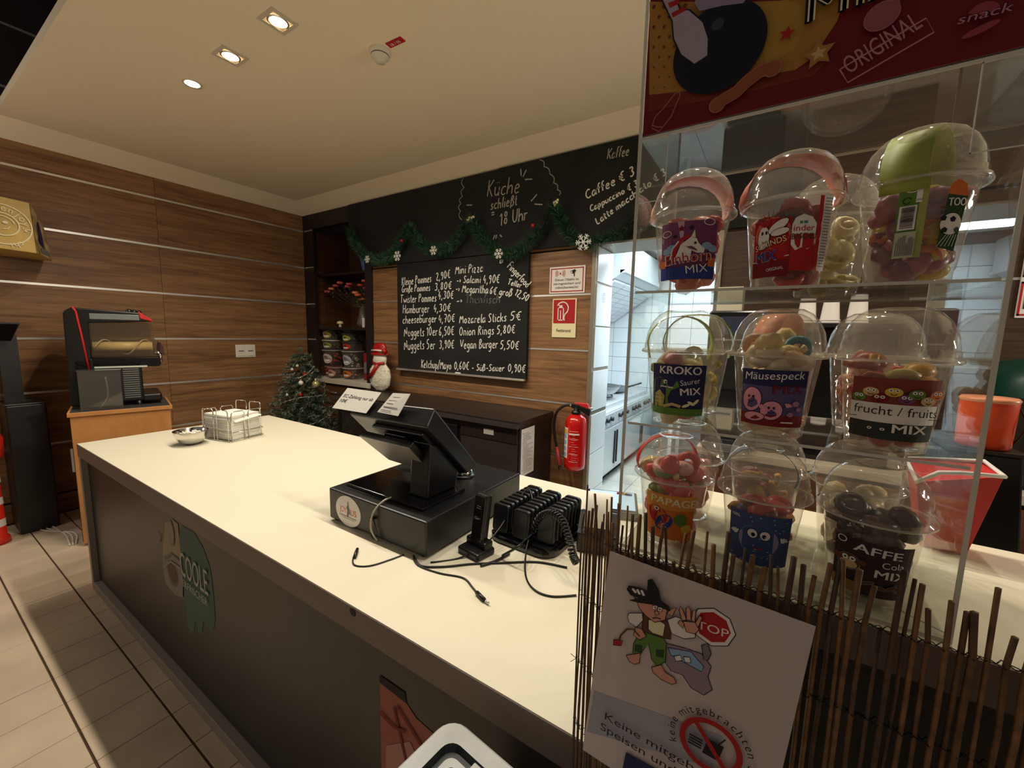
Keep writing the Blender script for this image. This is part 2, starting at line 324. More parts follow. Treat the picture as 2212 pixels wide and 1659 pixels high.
class Flat:
    """print on a surface; mp(u, v, layer) gives the point in space"""
    def __init__(s, mp): s.mp = mp; s.mb = MB(); s.L = 0
    def poly(s, pts, m):
        s.L += 1; s.mb.add([s.mp(u, v, s.L) for u, v in pts], [tuple(range(len(pts)))], m); return s
    def rect(s, u0, u1, v0, v1, m, nu=1, nv=1):
        s.L += 1; vs = []; fs = []
        for j in range(nv+1):
            for i in range(nu+1): vs.append(s.mp(u0+(u1-u0)*i/nu, v0+(v1-v0)*j/nv, s.L))
        for j in range(nv):
            for i in range(nu): a = j*(nu+1)+i; fs.append((a, a+1, a+nu+2, a+nu+1))
        s.mb.add(vs, fs, m); return s
    def frame(s, u0, u1, v0, v1, t, m, n=8):
        s.rect(u0, u1, v0, v0+t, m, n); s.L -= 1; s.rect(u0, u1, v1-t, v1, m, n); s.L -= 1
        s.rect(u0, u0+t, v0, v1, m); s.L -= 1; s.rect(u1-t, u1, v0, v1, m); return s
    def ell(s, u, v, a, b, m, n=20, rot=0, half=None):
        c, d = math.cos(rot), math.sin(rot); P = []
        for i in range(n):
            t = 2*PI*i/n; x, y = a*math.cos(t), b*math.sin(t); P.append((u+c*x-d*y, v+d*x+c*y))
        return s.poly(P, m)
    def star(s, u, v, r, m, k=5, q=.45, rot=PI/2):
        return s.poly([(u+(r if i % 2 == 0 else r*q)*math.cos(rot+PI*i/k), v+(r if i % 2 == 0 else r*q)*math.sin(rot+PI*i/k)) for i in range(2*k)], m)
    def ring(s, u, v, r0, r1, m, a0=0, a1=2*PI, n=28):
        s.L += 1; vs = []; fs = []
        for i in range(n+1):
            t = a0+(a1-a0)*i/n
            vs += [s.mp(u+r0*math.cos(t), v+r0*math.sin(t), s.L), s.mp(u+r1*math.cos(t), v+r1*math.sin(t), s.L)]
        for i in range(n): fs.append((2*i, 2*i+1, 2*i+3, 2*i+2))
        s.mb.add(vs, fs, m); return s
    def line(s, pts, wd, m):
        s.L += 1; vs = []; n = len(pts)
        for i in range(n):
            a = pts[max(0, i-1)]; b = pts[min(n-1, i+1)]; dx, dy = b[0]-a[0], b[1]-a[1]; l = math.hypot(dx, dy) or 1
            ox, oy = -dy/l*wd/2, dx/l*wd/2
            vs += [s.mp(pts[i][0]+ox, pts[i][1]+oy, s.L), s.mp(pts[i][0]-ox, pts[i][1]-oy, s.L)]
        s.mb.add(vs, [(2*i, 2*i+1, 2*i+3, 2*i+2) for i in range(n-1)], m); return s
    def text(s, t, u, v, h, m, off=0, rot=0, width=None, align=0, skew=0, vcenter=False):
        bold = off > .02; off = 0.0; s.L += 1; vs, fs, w_ = text2d(t, off); k = h/.7; kx = k if width is None else width/w_
        c, d = math.cos(rot), math.sin(rot); P = []
        for x, y in vs:
            x = (x*kx - align*w_*kx)+skew*y*k; y = y*k; P.append(s.mp(u+c*x-d*y, v+d*x+c*y, s.L))
        s.mb.add(P, fs, m)
        if bold:
            for q_ in (-.028*h, .028*h): s.mb.add([s.mp(u+q_*c+c*x-d*y, v+q_*d+d*x+c*y, s.L+.3) for x, y in [(((a-align*w_)*kx)+skew*b*k, b*k) for a, b in vs]], fs, m)
        return s
    def arc(s, t, u, v, r, a0, step, h, m, off=0):
        a = a0
        for ch in t:
            vs, fs, w_ = text2d(ch, off) if ch != ' ' else ([], [], .3)
            if vs: s.text(ch, u+r*math.cos(a), v+r*math.sin(a), h, m, off, rot=a-PI/2, align=.5); s.L -= 1
            a -= step*(1 if ch not in 'il' else .6)
        return s
    def hand(s, t, p0, p1, h, m, wd=None, jit=.25):
        """handwriting between two baseline points"""
        st, tot = strokes_of(t); dx, dy = p1[0]-p0[0], p1[1]-p0[1]; Ln = math.hypot(dx, dy); c, d = dx/Ln, dy/Ln; k = Ln/tot; ky = h/9
        for pts in st:
            jx, jy = R_.uniform(-jit, jit), R_.uniform(-jit, jit)
            q = [((x+jx+.12*y)*k, (y+jy)*ky) for x, y in pts]
            s.line([(p0[0]+c*x-d*y, p0[1]+d*x+c*y) for x, y in q], wd or h*.1, m); s.L -= 1
        s.L += 1; return s
    def build(s, name='print', parent=None, **k): return s.mb.build(name, parent, **k)
def planemap(o, U, V, N, step=.0004):
    o, U, V, N = Vector(o), Vector(U).normalized(), Vector(V).normalized(), Vector(N).normalized()
    return lambda u, v, L: o+U*u+V*v+N*(step*L)
def quadmap(bl, br, tl, tr, step=.0004):
    """u, v in 0..1 over a four-cornered sheet"""
    bl, br, tl, tr = map(Vector, (bl, br, tl, tr)); N = (br-bl).cross(tl-bl).normalized()
    return lambda u, v, L: bl*(1-u)*(1-v)+br*u*(1-v)+tl*(1-u)*v+tr*u*v+N*(step*L)
def ink(name, c): return mat('ink_'+name, c, .6, spec=.3)
I_w = ink('white', (232, 226, 220)); I_k = ink('black', (24, 22, 24)); I_r = ink('red', (176, 28, 30)); I_dr = ink('dark_red', (120, 14, 26))
I_b = ink('blue', (40, 62, 140)); I_nb = ink('navy', (34, 32, 78)); I_y = ink('yellow', (214, 176, 60)); I_g = ink('green', (92, 128, 50)); I_p = ink('pink', (226, 150, 170))
I_gr = ink('grey', (120, 116, 118)); I_br = ink('brown', (96, 56, 34)); I_o = ink('orange', (214, 110, 40)); I_cr = ink('cream', (236, 226, 180)); I_t = ink('teal', (72, 128, 118)); I_sk = ink('skin', (214, 150, 128))
I_pu = ink('purple', (120, 60, 100)); I_lb = ink('light_blue', (140, 170, 205)); I_dg = ink('dark_green', (40, 70, 34)); I_bz = ink('beige', (206, 170, 118))
# ================================================================== STRUCTURE
WX, BY = -4.66, 2.8           # left wall plane, back wall plane
ZK = [.155, .56, .965, 1.37, 1.775, 2.185, 2.59]
M_grout = mat('grout', (74, 52, 36), .9)
M_tile = mat('floor_tile', (206, 186, 160), .42, noise=(2.2, .12))
M_backing = mat('wall_backing', (34, 22, 16), .8)
def room_box(name, x0, x1, y0, y1, z0, z1, m, label=None):
    return struct(name, MB().box(x0, x1, y0, y1, z0, z1, m), label)
floor = room_box('floor', -4.9, 3.4, -3.4, 2.8, -.12, -.006, M_grout, 'beige square floor tiles with dark joints')
# tiles: 21 cm rows along x; 20 cm steps; the rows seen in front of the counter one by one
tx, ty = .2, .21
tile0 = MB().box(.0015, tx-.0015, .0035, ty-.0035, -.012, 0, M_tile).build('tile', floor, bevel=.0015, seg=1)
X0, Y0 = -3.835-.2*4, .285-.21*4
tile0.location = (X0, Y0, 0)
rest = MB()
for j in range(-14, 16):
    for i in range(0, 40):
        x, y = X0+i*tx, Y0+j*ty
        if y > 2.7 or x > 3.2: continue
        if -1 <= j < 8 and i < 20:
            if (i, j) != (0, 0): dup(tile0, loc=(x, y, R_.uniform(-.0004, .0004)))
        else: rest.box(x+.0015, x+tx-.0015, y+.0035, min(y+ty-.0035, 2.8), -.01, 0, M_tile)
rest.build('tile_field', floor, kind='stuff')

# left wall with boards and metal strips
wl = room_box('wall_left', WX-.12, WX-.018, -3.4, 3.4, 0, 4.2, M_backing, 'wall clad with brown wood boards and thin bright metal strips')
edges = [0]+ZK+[2.866]
def boards(parent, axis, plane, a, b, zs, gap=.007, th=.018, joints=(), pm=None):
    cuts = [a]+[j for j in joints if a < j < b]+[b]
    for z0, z1 in zip(zs, zs[1:]):
        for c0, c1 in zip(cuts, cuts[1:]):
            g0 = gap if z0 > 0 else 0
            mb = MB()
            if axis == 'y': mb.box(plane-th, plane, c0+.0008, c1-.0008, z0+g0, z1-gap, M_panel)
            else: mb.box(c0+.0008, c1-.0008, plane, plane+th, z0+g0, z1-gap, pm or M_panel)
            mb.build('panel', parent, bevel=.0015, seg=1)
boards(wl, 'y', WX, -3.0, 2.8, edges, joints=(-1.345, 1.455))
for z in ZK[1:]:
    MB().box(WX-.006, WX+.003, -3.0, 2.8, z-.008, z+.008, M_alu).build('metal_strip', wl)
for z in (3.112, 3.53, 3.94):
    MB().box(WX-.006, WX+.003, -3.0, 2.8, z-.008, z+.008, M_alu).build('metal_strip', wl)
M_updark = mat('upper_wall_dark', (30, 22, 18), .7)
MB().box(WX-.018, WX, -3.0, 2.8, 2.88, 4.2, M_updark).build('upper_panel', wl)
# back wall: boards between niche and door, board right of door
NX0, NX1 = -4.50, -3.58       # niche opening
DX0, DX1, DZ = -1.095, -.335, 2.105
wb = MB()
wb.box(-3.5, DX0-.012, BY+.018, BY+.3, 0, 2.9, M_backing)
wb.box(WX-.1, -3.5, BY+.018, BY+.3, 2.6, 2.9, M_backing)
wb.box(DX0-.012, DX1+.012, BY+.018, BY+.3, DZ+.012, 2.9, M_backing)
wb.box(DX1+.012, 3.4, BY+.018, BY+.3, 0, 2.9, M_backing)
wback = struct('wall_back', wb, 'back wall clad with warm brown wood boards')
boards(wback, 'x', BY, -3.48, DX0-.03, [0]+ZK[:5]+[2.1, 2.76])
M_stained = wood('dark_stained_board', (52, 36, 26), (84, 62, 46))
boards(wback, 'x', BY, DX1+.03, 3.3, [0]+ZK[:4]+[1.775, 2.185, 2.76], joints=(1.4,), pm=M_stained)
for z in (.56, .965, 1.37, 1.775):
    MB().box(-3.48, DX0-.03, BY-.003, BY+.006, z-.0065, z+.0065, M_alu).build('metal_strip', wback)
    MB().box(DX1+.03, 3.3, BY-.003, BY+.006, z-.006, z+.006, M_alu).build('metal_strip', wback)
# niche in the corner
struct('wall_niche_left', MB().box(NX0-.14, NX0-.03, BY+.02, 3.35, 0, 2.66, M_dwood), 'dark wood side of the corner recess')
struct('wall_niche_right', MB().box(NX1+.06, NX1+.1, BY+.02, 3.35, 0, 2.66, M_dwood), 'dark wood right side of the corner recess')
struct('wall_niche_back', MB().box(NX0-.1, NX1+.1, 3.3, 3.35, 0, 2.66, M_dwood), 'dark wood back of the corner recess')
struct('ceiling_niche', MB().box(NX0-.1, NX1+.1, BY+.02, 3.3, 2.62, 2.66, M_post), 'dark top of the corner recess')
pst = MB().box(WX, NX0+.03, BY-.012, BY+.03, 0, 2.76, M_post); post_l = struct('trim_1', pst, 'dark corner post with small metal strip ends')
for z in (1.37, 1.775, 2.185, 2.59): MB().box(WX+.03, NX0+.028, BY-.015, BY-.006, z-.005, z+.005, M_alu).build('strip_end', post_l)
struct('trim_2', MB().box(NX1-.01, -3.482, BY-.012, BY+.03, 0, 2.3, M_post), 'dark post between the recess and the wood boards')
struct('trim_3', MB().box(NX0+.03, -3.7, BY-.012, BY+.03, 2.6, 2.76, M_post), 'dark header board above the recess')
# ceiling: dropped ceiling over the counter, its slanted cove, upper dark ceiling
cl = MB().box(-4.5, 3.3, .59, 2.63, CEIL, CEIL+.05, M_ceil)
cl.hexa([(-4.5, .59, CEIL), (-4.5, 2.63, CEIL), (WX, 2.8, 2.762), (WX, .59, 2.762)], [(-4.5, .59, CEIL+.04), (-4.5, 2.63, CEIL+.04), (WX, 2.8, 2.80), (WX, .59, 2.80)], M_ceil)
cl.hexa([(-4.5, 2.63, CEIL), (3.3, 2.63, CEIL), (3.3, 2.8, 2.762), (WX, 2.8, 2.762)], [(-4.5, 2.63, CEIL+.04), (3.3, 2.63, CEIL+.04), (3.3, 2.8, 2.80), (WX, 2.8, 2.80)], M_ceil)
struct('ceiling', cl, 'dropped cream ceiling over the counter')
room_box('ceiling_upper', -4.9, 3.4, -.6, 3.2, 4.2, 4.3, mat('ceiling_dark', (26, 22, 20), .8), 'dark high ceiling of the hall')
#room_box('wall_right', 3.3, 3.4, -3.4, 2.8, 0, 4.2, M_updark)
#room_box('wall_front', -4.9, 3.4, -3.5, -3.4, 0, 4.2, M_updark)

# door opening to the kitchen
M_frame = mat('door_frame_metal', (150, 140, 122), .4, metal=.5)
df = MB().box(DX0-.03, DX0, BY-.02, BY+.32, 0, DZ+.02, M_frame).box(DX1, DX1+.03, BY-.02, BY+.32, 0, DZ+.02, M_frame).box(DX0, DX1, BY-.02, BY+.32, DZ, DZ+.02, M_frame)
struct('door_1', df, 'open doorway into the white tiled kitchen')
# kitchen
M_wt = mat('white_wall_tile', (226, 232, 234), .22, spec=.6)
M_kg = mat('tile_joint', (120, 132, 138), .8)
KX0, KX1, KY0, KY1, KZ = -2.15, 1.4, BY+.32, 5.6, 2.5
kt = MB().box(0, .246, 0, .008, 0, .196, M_wt).build('wall_tile', bevel=.0015, seg=1)
def tiled(name, ax, box, label):
    x0, x1, y0, y1, z0, z1, plane, sgn, u0, u1, v0, v1 = box
    s = struct(name, MB().box(x0, x1, y0, y1, z0, z1, M_kg), label); out = []
    u = u0; n = 0
    while u < u1-.05:
        v = v0
        while v < v1-.05:
            c = kt.copy(); COL.objects.link(c); c.parent = s
            sx = min(.246, u1-u-.003)/.246
            c.scale = (sx, 1, 1)
            if ax == 'x': c.location = (u, plane, v)
            else: c.rotation_euler = (0, 0, PI/2); c.location = (plane, u, v)
            n += 1; v += .2
        u += .25
    return s
tiled('wall_kitchen_left', 'y', (KX0-.1, KX0-.004, KY0, KY1, 0, KZ, KX0+.004, 1, KY0, KY1, .8, 2.3), 'kitchen side wall of white tiles')
tiled('wall_kitchen_back', 'x', (KX0, KX1, KY1+.004, KY1+.1, 0, KZ, KY1-.006, 1, KX0, .2, .6, 2.4), 'kitchen end wall of white tiles')
jm = struct('wall_jamb', MB().box(DX0-.06, DX0-.012, BY+.02, BY+.32, 0, DZ, M_kg), 'white tiled side of the doorway')
for z in (0, .3, .6, .925, 1.245, 1.55, 1.86): MB().box(DX0-.002, DX0+.006, BY+.005, BY+.315, z+.003, min(z+.3, DZ)-.003, M_wt).build('wall_tile', jm, bevel=.001, seg=1)
bpy.data.objects.remove(kt)
room_box('wall_kitchen_right', KX1, KX1+.1, KY0, KY1, 0, KZ, M_wt)
room_box('wall_kitchen_front', KX0, DX0-.03, KY0-.01, KY0, 0, KZ, M_wt)
room_box('wall_kitchen_front_right', DX1+.03, KX1, KY0-.01, KY0, 0, KZ, M_wt)
room_box('wall_kitchen_over_door', DX0-.03, DX1+.03, KY0-.01, KY0, DZ+.02, KZ, M_wt)
kf = room_box('floor_kitchen', KX0, KX1, BY, KY1, -.12, -.006, M_kg, 'light grey kitchen floor tiles')
M_kft = mat('kitchen_floor_tile', (188, 186, 176), .4, noise=(3, .1))
q0 = MB().box(.003, .297, .003, .297, -.01, 0, M_kft).build('tile', kf, bevel=.0015, seg=1)
q0.location = (-1.4, BY, 0)
for i in range(4):
    for j in range(9):
        if i or j: dup(q0, loc=(-1.4+.3*i, BY+.3*j, 0))
kc = room_box('ceiling_kitchen', KX0, KX1, KY0, KY1, KZ, KZ+.08, mat('ceiling_grid', (150, 152, 150), .8), 'white panel ceiling of the kitchen')
cp = MB().box(.006, .594, .006, .594, -.008, 0, mat('ceiling_panel', (222, 222, 216), .85)).build('ceiling_panel', kc)
cp.location = (KX0, KY0, KZ)
jf = Flat(planemap((DX0+.0065, BY+.10, 1.76), (0, 1, 0), (0, 0, 1), (1, 0, 0), .0004)); jf.ring(.05, 0, .030, .034, I_lb); jf.rect(.046, .054, -.018, .008, I_lb); jf.ell(.05, .017, .005, .005, I_lb); jf.build('info_sticker', jm)
for i in range(6):
    for j in range(4):
        if i or j: dup(cp, loc=(KX0+.6*i, KY0+.6*j, KZ))

# ================================================================== CEILING LAMPS
M_bulb = mat('lamp_glow', (255, 240, 210), .5, emit=(255, 232, 190), es=30)
M_trim = mat('lamp_trim', (206, 196, 176), .4)
for i, x in enumerate((-2.936, -2.476, -2.02)):
    lab = ['small round recessed ceiling spotlight, the farthest from the viewer', 'bright square-trimmed ceiling spotlight, middle one of the three lit in view', 'bright square-trimmed ceiling spotlight nearest the top edge of the photo'][i] if i < 3 else 'recessed ceiling spotlight in the row beyond the view'
    t = empty('ceiling_spotlight', (x, 1.13, CEIL), 0, lab, 'ceiling light', 'recessed ceiling spotlights')
    if i == 0: MB().lathe([(.035, -.002), (.046, -.006), (.048, 0)], M_trim).build('trim_ring', t)
    else:
        f = MB(); a = .062
        for (p, q, r, s) in ((-a, a, -a, -.045), (-a, a, .045, a), (-a, -.045, -.045, .045), (.045, a, -.045, .045)): f.box(p, q, r, s, -.005, 0, M_trim)
        fo = f.build('trim_frame', t, bevel=.001, seg=1); fo.rotation_euler = (0, 0, .0)
        MB().lathe([(.038, -.006), (.046, -.003)], M_alu).build('reflector_ring', t)
    MB().lathe([(.034, -.004), (.0001, -.005)], M_bulb, n=24).build('lamp_lens', t)
# smoke detector
p = Vector((-1.777, 1.501, CEIL))
t = empty('smoke_detector', p, 0, 'round white smoke detector on the ceiling with a small red date tag', 'smoke detector')
MB().lathe([(.052, 0), (.052, -.012), (.046, -.018), (.044, -.03), (.030, -.038), (.028, -.05), (.0001, -.052)], mat('detector_white', (224, 216, 196), .5), n=28).build('housing', t)
MB().lathe([(.0445, -.020), (.0455, -.024), (.0445, -.028)], I_gr, n=28).build('vent_ring', t)
tg = MB().box(-.05, .05, -.018, .018, -.002, 0, I_r).build('date_tag', t); tg.location = (.115, -.004, -.001); tg.rotation_euler = (0, 0, .04)
fl = Flat(planemap((0, 0, 0), (1, 0, 0), (0, -1, 0), (0, 0, -1))); fl.L = 6; fl.text('18 / 05', 0, -.008, .017, I_w, .01, align=.5)
po = fl.build('print', tg); po.location = (0, 0, -.002); po.rotation_euler = (0, 0, 0)

# light switch plate on the left wall
t = empty('switch_plate', (WX, 2.11, 1.245), 0, 'white rectangular double socket plate on the wood wall', 'wall socket')
M_sock = mat('socket_white', (226, 220, 204), .4)
MB().box(0, .008, -.095, .095, -.065, .065, M_sock).build('plate', t, bevel=.003)
for s in (-1, 1):
    MB().box(.008, .013, s*.045-.038, s*.045+.038, -.05, .05, M_sock).build('socket_insert', t, bevel=.002)
    MB().box(.013, .0135, s*.045-.025, s*.045+.025, -.006, .006, I_gr).build('slot', t)

# ================================================================== MAIN COUNTER
CT = .84
t = empty('counter', (-3.13, .55, 0), 0, 'long service counter with cream top and black front panel', 'counter')
M_trimg = mat('counter_trim', (150, 140, 130), .5)
wt = MB().box(-3.13, 1.6, .55, 1.55, .772, CT, M_edge).build('worktop_edge', t, world=True, bevel=.002, label='grey brown worktop edge band')
MB().box(-3.128, 1.6, .552, 1.548, CT-.001, CT+.0015, M_top).build('worktop', t, world=True)
MB().box(-3.10, 1.58, .578, .60, .06, .772, M_cfront).build('front_panel', t, world=True)
MB().box(-3.13, -3.098, .552, .60, .05, .772, M_trimg).build('corner_trim', t, world=True, bevel=.002)
MB().box(-3.13, 1.58, .552, .60, 0, .05, M_trimg).build('plinth_trim', t, world=True, bevel=.002)
MB().box(-3.12, -3.095, .60, 1.52, 0, .772, M_cfront).build('side_panel', t, world=True)
MB().box(-3.095, 1.55, 1.48, 1.51, 0, .772, M_cfront).build('rear_panel', t, world=True)
# chip in the edge
MB().ball((at(762, 1322, Y=.55)), .012, mat('chip_dark', (62, 50, 44), .8), sc=(1, .15, .9)).build('chip', t, world=True)

# stickers on the front panel
s0 = empty('ice_cream_sticker', (-2.0, .5772, .40), 0, 'faded teal and cream ice cream sticker with dripping edge on the black counter front', 'sticker')
fl = Flat(planemap((-2.0, .5775, .40), (1, 0, 0), (0, 0, 1), (0, -1, 0), .0005))
A = lambda px, py: (lambda q: (q.x+2.0, q.z-.40))(at(px, py, Y=.5775))
M_tealf = ink('faded_teal', (72, 98, 90)); M_cff = ink('faded_cream', (150, 134, 108)); M_cfg = ink('faded_grey', (130, 122, 114))
fl.poly([A(*q) for q in ((393, 1135), (420, 1150), (440, 1185), (455, 1230), (462, 1290), (465, 1340), (462, 1358), (452, 1362), (445, 1345), (440, 1340), (437, 1364), (430, 1368), (423, 1340), (419, 1362), (412, 1366), (406, 1350), (402, 1310), (397, 1262), (392, 1200), (387, 1160))], M_tealf)
fl.poly([A(*q) for q in ((357, 1130), (372, 1120), (385, 1132), (388, 1165), (392, 1200), (352, 1200))], M_cff)
fl.poly([A(*q) for q in ((352, 1200), (392, 1200), (396, 1250), (396, 1290), (380, 1285), (360, 1262), (354, 1235))], M_cfg)
fl.ell(*A(374, 1238), .058, .055, M_cfront, rot=-.4); fl.ell(*A(374, 1238), .044, .04, ink('faded_mocha', (92, 72, 58)), rot=-.4)
fl.ell(*A(372, 1150), .03, .055, M_cfront); fl.ell(*A(372, 1150), .024, .046, M_cff)
fl.line([A(358, 1205), A(372, 1196), A(388, 1208)], .01, M_cfront); fl.line([A(356, 1224), A(372, 1212), A(392, 1226)], .008, M_cff)
fl.line([A(341, 1150), A(347, 1160), A(344, 1172)], .008, M_cfg)
a, b = A(393, 1218), A(452, 1262)
fl.text('COOLE', a[0], a[1]-.04, .098, ink('faded_white', (176, 170, 160)), .02, rot=math.atan2(b[1]-a[1], b[0]-a[0])*.0, width=b[0]-a[0])
fl.text('ERFRISCHER', a[0]+.01, a[1]-.085, .03, ink('faded_white', (176, 170, 160)), .02, width=b[0]-a[0]-.02)
fl.build('print', s0, world=True)
s1 = empty('faded_red_poster', (-.72, .5772, .20), 0, 'torn faded red poster on the counter front beside the grey lid', 'poster')
fl = Flat(planemap((-.72, .5775, .20), (1, 0, 0), (0, 0, 1), (0, -1, 0), .0006))
I_fr = ink('faded_red', (160, 92, 78)); I_fr2 = ink('faded_red_dark', (128, 40, 36)); I_fp = ink('faded_pink', (182, 132, 116))
fl.poly([(0, 0), (.45, 0), (.45, .40), (.3, .405), (.12, .43), (.09, .45), (0, .455)], I_fr)
fl.poly([(0, .455), (.09, .45), (.085, .475), (0, .475)], I_k)
fl.poly([(.01, .08), (.2, .05), (.26, .2), (.1, .36), (.02, .3)], I_fp)
fl.ring(.14, .12, .07, .085, I_fr2, .3, 2.6); fl.ring(.2, .2, .1, .11, I_fr2, 1.2, 3.6)
for q in (((.05, .42), (.09, .30), (.08, .1), (.12, 0)), ((.06, .43), (.16, .36), (.27, .31), (.4, .3)), ((.0, .38), (.05, .37), (.09, .38)), ((.13, .28), (.16, .2), (.24, .12), (.27, .02)), ((.02, .1), (.1, .16), (.2, .24))):
    fl.line(q, .008, I_fr2)
fl.poly([(.18, .30), (.3, .36), (.33, .33), (.24, .28)], I_fr2)
fl.build('print', s1, world=True)
# ================================================================== CHALKBOARDS AND SIGNS
def wallmap(y, off=.001): return planemap((0, y-off, 0), (1, 0, 0), (0, 0, 1), (0, -1, 0), .0003)
def W2(px, py, y): q = at(px, py, Y=y); return (q.x, q.z)
mb_t = empty('menu_chalkboard', (-3.085, 2.8, 1.115), 0, 'black chalkboard with the handwritten food menu and prices', 'chalkboard')
MB().box(-3.085, -1.632, 2.765, 2.792, 1.125, 2.11, M_chalk).build('board', mb_t, world=True, bevel=.002)
MB().box(-3.085, -1.632, 2.735, 2.765, 1.112, 1.128, M_alu).build('chalk_tray', mb_t, world=True, bevel=.002)
MB().box(-2.34, -2.28, 2.742, 2.752, 1.128, 1.138, M_chalkwhite).build('chalk_piece', mb_t, world=True)
YB = 2.764
fl = Flat(wallmap(YB))
HND = [('Kleine Pommes', 868, 617, 932, 609, 17), ('2,90\u20ac', 942, 607, 973, 600, 17), ('Gro\u00dfe Pommes', 868, 632, 929, 628, 15), ('3,80\u20ac', 939, 628, 976, 624, 16),
 ('Twister Pommes', 865, 655, 943, 651, 17), ('4,30\u20ac', 946, 647, 980, 645, 17), ('Hamburger', 870, 677, 927, 675, 18), ('4,30\u20ac', 936, 675, 974, 672, 17),
 ('cheeseburger', 870, 699, 943, 696, 17), ('4,70\u20ac', 947, 698, 983, 695, 17), ('Nuggets 10er', 873, 727, 945, 725, 19), ('6,50\u20ac', 948, 726, 981, 724, 19),
 ('Nuggets 5er', 873, 756, 940, 754, 20), ('3,90\u20ac', 949, 753, 981, 753, 18), ('Mini Pizza', 983, 592, 1043, 587, 18), ('-> Salami', 986, 612, 1038, 611, 15), ('4,90\u20ac', 1043, 613, 1079, 611, 18),
 ('-> Magaritha', 984, 631, 1054, 634, 17), ('6\u20ac gro\u00df', 1057, 635, 1106, 640, 16), ('12,50', 1111, 637, 1138, 652, 16), ('->', 986, 656, 999, 654, 12),
 ('Fingerfood', 1095, 577, 1138, 622, 17), ('*', 1078, 571, 1087, 570, 12), ('Teller', 1096, 614, 1125, 622, 12), ('Mozarela Sticks', 992, 699, 1094, 694, 18), ('5\u20ac', 1101, 692, 1125, 692, 19),
 ('Onion Rings', 992, 725, 1067, 722, 19), ('5,80\u20ac', 1073, 722, 1113, 720, 18), ('Vegan Burger', 994, 753, 1075, 752, 19), ('5,50\u20ac', 1080, 754, 1121, 755, 18),
 ('Ketchup/Mayo', 910, 794, 975, 798, 17), ('0,60\u20ac', 981, 798, 1013, 799, 17), ('- S\u00fc\u00df-Sauer', 1019, 800, 1089, 802, 14), ('0,90\u20ac', 1097, 803, 1135, 805, 17)]
for s, a, b, c, d, h in HND:
    p0, p1 = W2(a, b, YB), W2(c, d, YB); hh = W2(a, b-h, YB)[1]-p0[1]
    fl = Flat(wallmap(YB)); fl.hand(s, p0, p1, hh, M_chalkwhite, wd=.0078); fl.build('chalk_text', mb_t, world=True)
fl = Flat(wallmap(YB)); fl.L = 0
p = W2(1005, 655, YB); q = W2(1080, 655, YB); fl.hand('Thunfisch', p, q, .07, ink('chalk_faint', (84, 84, 80)), wd=.012)
fl.build('wiped_writing', mb_t, world=True, label='smudged, nearly wiped chalk words')

ub = empty('upper_chalkboard', (-3.8, 2.8, 2.1), 0, 'long black chalkboard band under the ceiling with chalk lettering about closing time and coffee', 'chalkboard')
y0 = 2.772
def bandpiece(xa, xb, zt): return MB().prism([(xa, 2.12 if xa > -3.2 else 2.17), (xb, 2.12), (xb, zt), (xa, zt)], 'y', y0, 2.792, M_chalk)
MB().prism([(-3.76, 2.36), (-3.52, 2.15), (-3.48, 2.12), (-1.93, 2.12), (-1.93, 2.757), (-3.81, 2.757), (-3.81, 2.5)], 'y', y0, 2.792, M_chalk).build('board', ub, world=True)
MB().prism([(-1.928, 2.12), (.05, 2.12), (.05, 2.76), (-1.928, 2.76)], 'y', y0-.002, 2.792, M_chalk).build('board', ub, world=True)
fl = Flat(wallmap(y0-.003))
yb = y0-.003
def hand_px(s, a, b, c, d, h, wd=.0085, m=M_chalkwhite):
    p0, p1 = W2(a, b, yb), W2(c, d, yb); f_ = Flat(wallmap(y0-.003)); f_.hand(s, p0, p1, W2(a, b-h, yb)[1]-p0[1], m, wd=wd); f_.build('chalk_text', ub, world=True)
I_ch2 = ink('chalk_dim', (176, 172, 160))
hand_px('K\u00fcche', 1051, 425, 1121, 417, 34, .009, I_ch2); hand_px('schlie\u00dft', 1059, 453, 1117, 443, 22, .009, I_ch2); hand_px('18 Uhr', 1079, 488, 1139, 475, 28, .009, I_ch2)
hand_px('Kaffee', 1311, 344, 1358, 336, 22, .007, I_ch2); hand_px('Caffee \u20ac 3', 1266, 431, 1371, 378, 20, .009); hand_px('Cappuccino \u20ac 3', 1276, 458, 1378, 402, 14, .008); hand_px('Latte macchiato \u20ac 3', 1290, 486, 1440, 376, 15, .008)
for a in ((1126, 380, 1125, 365), (1130, 382, 1137, 367), (1134, 388, 1150, 387), (1147, 435, 1160, 420), (1155, 441, 1172, 442), (1008, 443, 1020, 443), (1065, 518, 1069, 508), (1071, 516, 1073, 507), (1080, 507, 1084, 512), (1062, 460, 1068, 458), (1062, 465, 1068, 463)):
    f_ = Flat(wallmap(yb)); f_.line([W2(a[0], a[1], yb), W2(a[2], a[3], yb)], .009, I_ch2); f_.build('chalk_dash', ub, world=True)
def scallop(pts, m):
    P = []
    for (a, b), (c, d) in zip(pts, pts[1:]):
        for k in range(7):
            t = k/6; s_ = math.sin(PI*t)*5; nx, ny = -(d-b), (c-a); l = math.hypot(nx, ny); sg = -1
            P.append(W2(a+(c-a)*t+sg*nx/l*s_, b+(d-b)*t+sg*ny/l*s_, yb))
    f_ = Flat(wallmap(yb)); f_.line(P, .006, m); f_.build('chalk_cloud_line', ub, world=True)
scallop([(1001, 385), (1003, 405), (999, 425), (996, 440), (995, 456), (998, 475)][::-1], I_ch2)
scallop([(1166, 345), (1175, 360), (1188, 376), (1196, 395), (1204, 410), (1208, 422)], I_ch2)

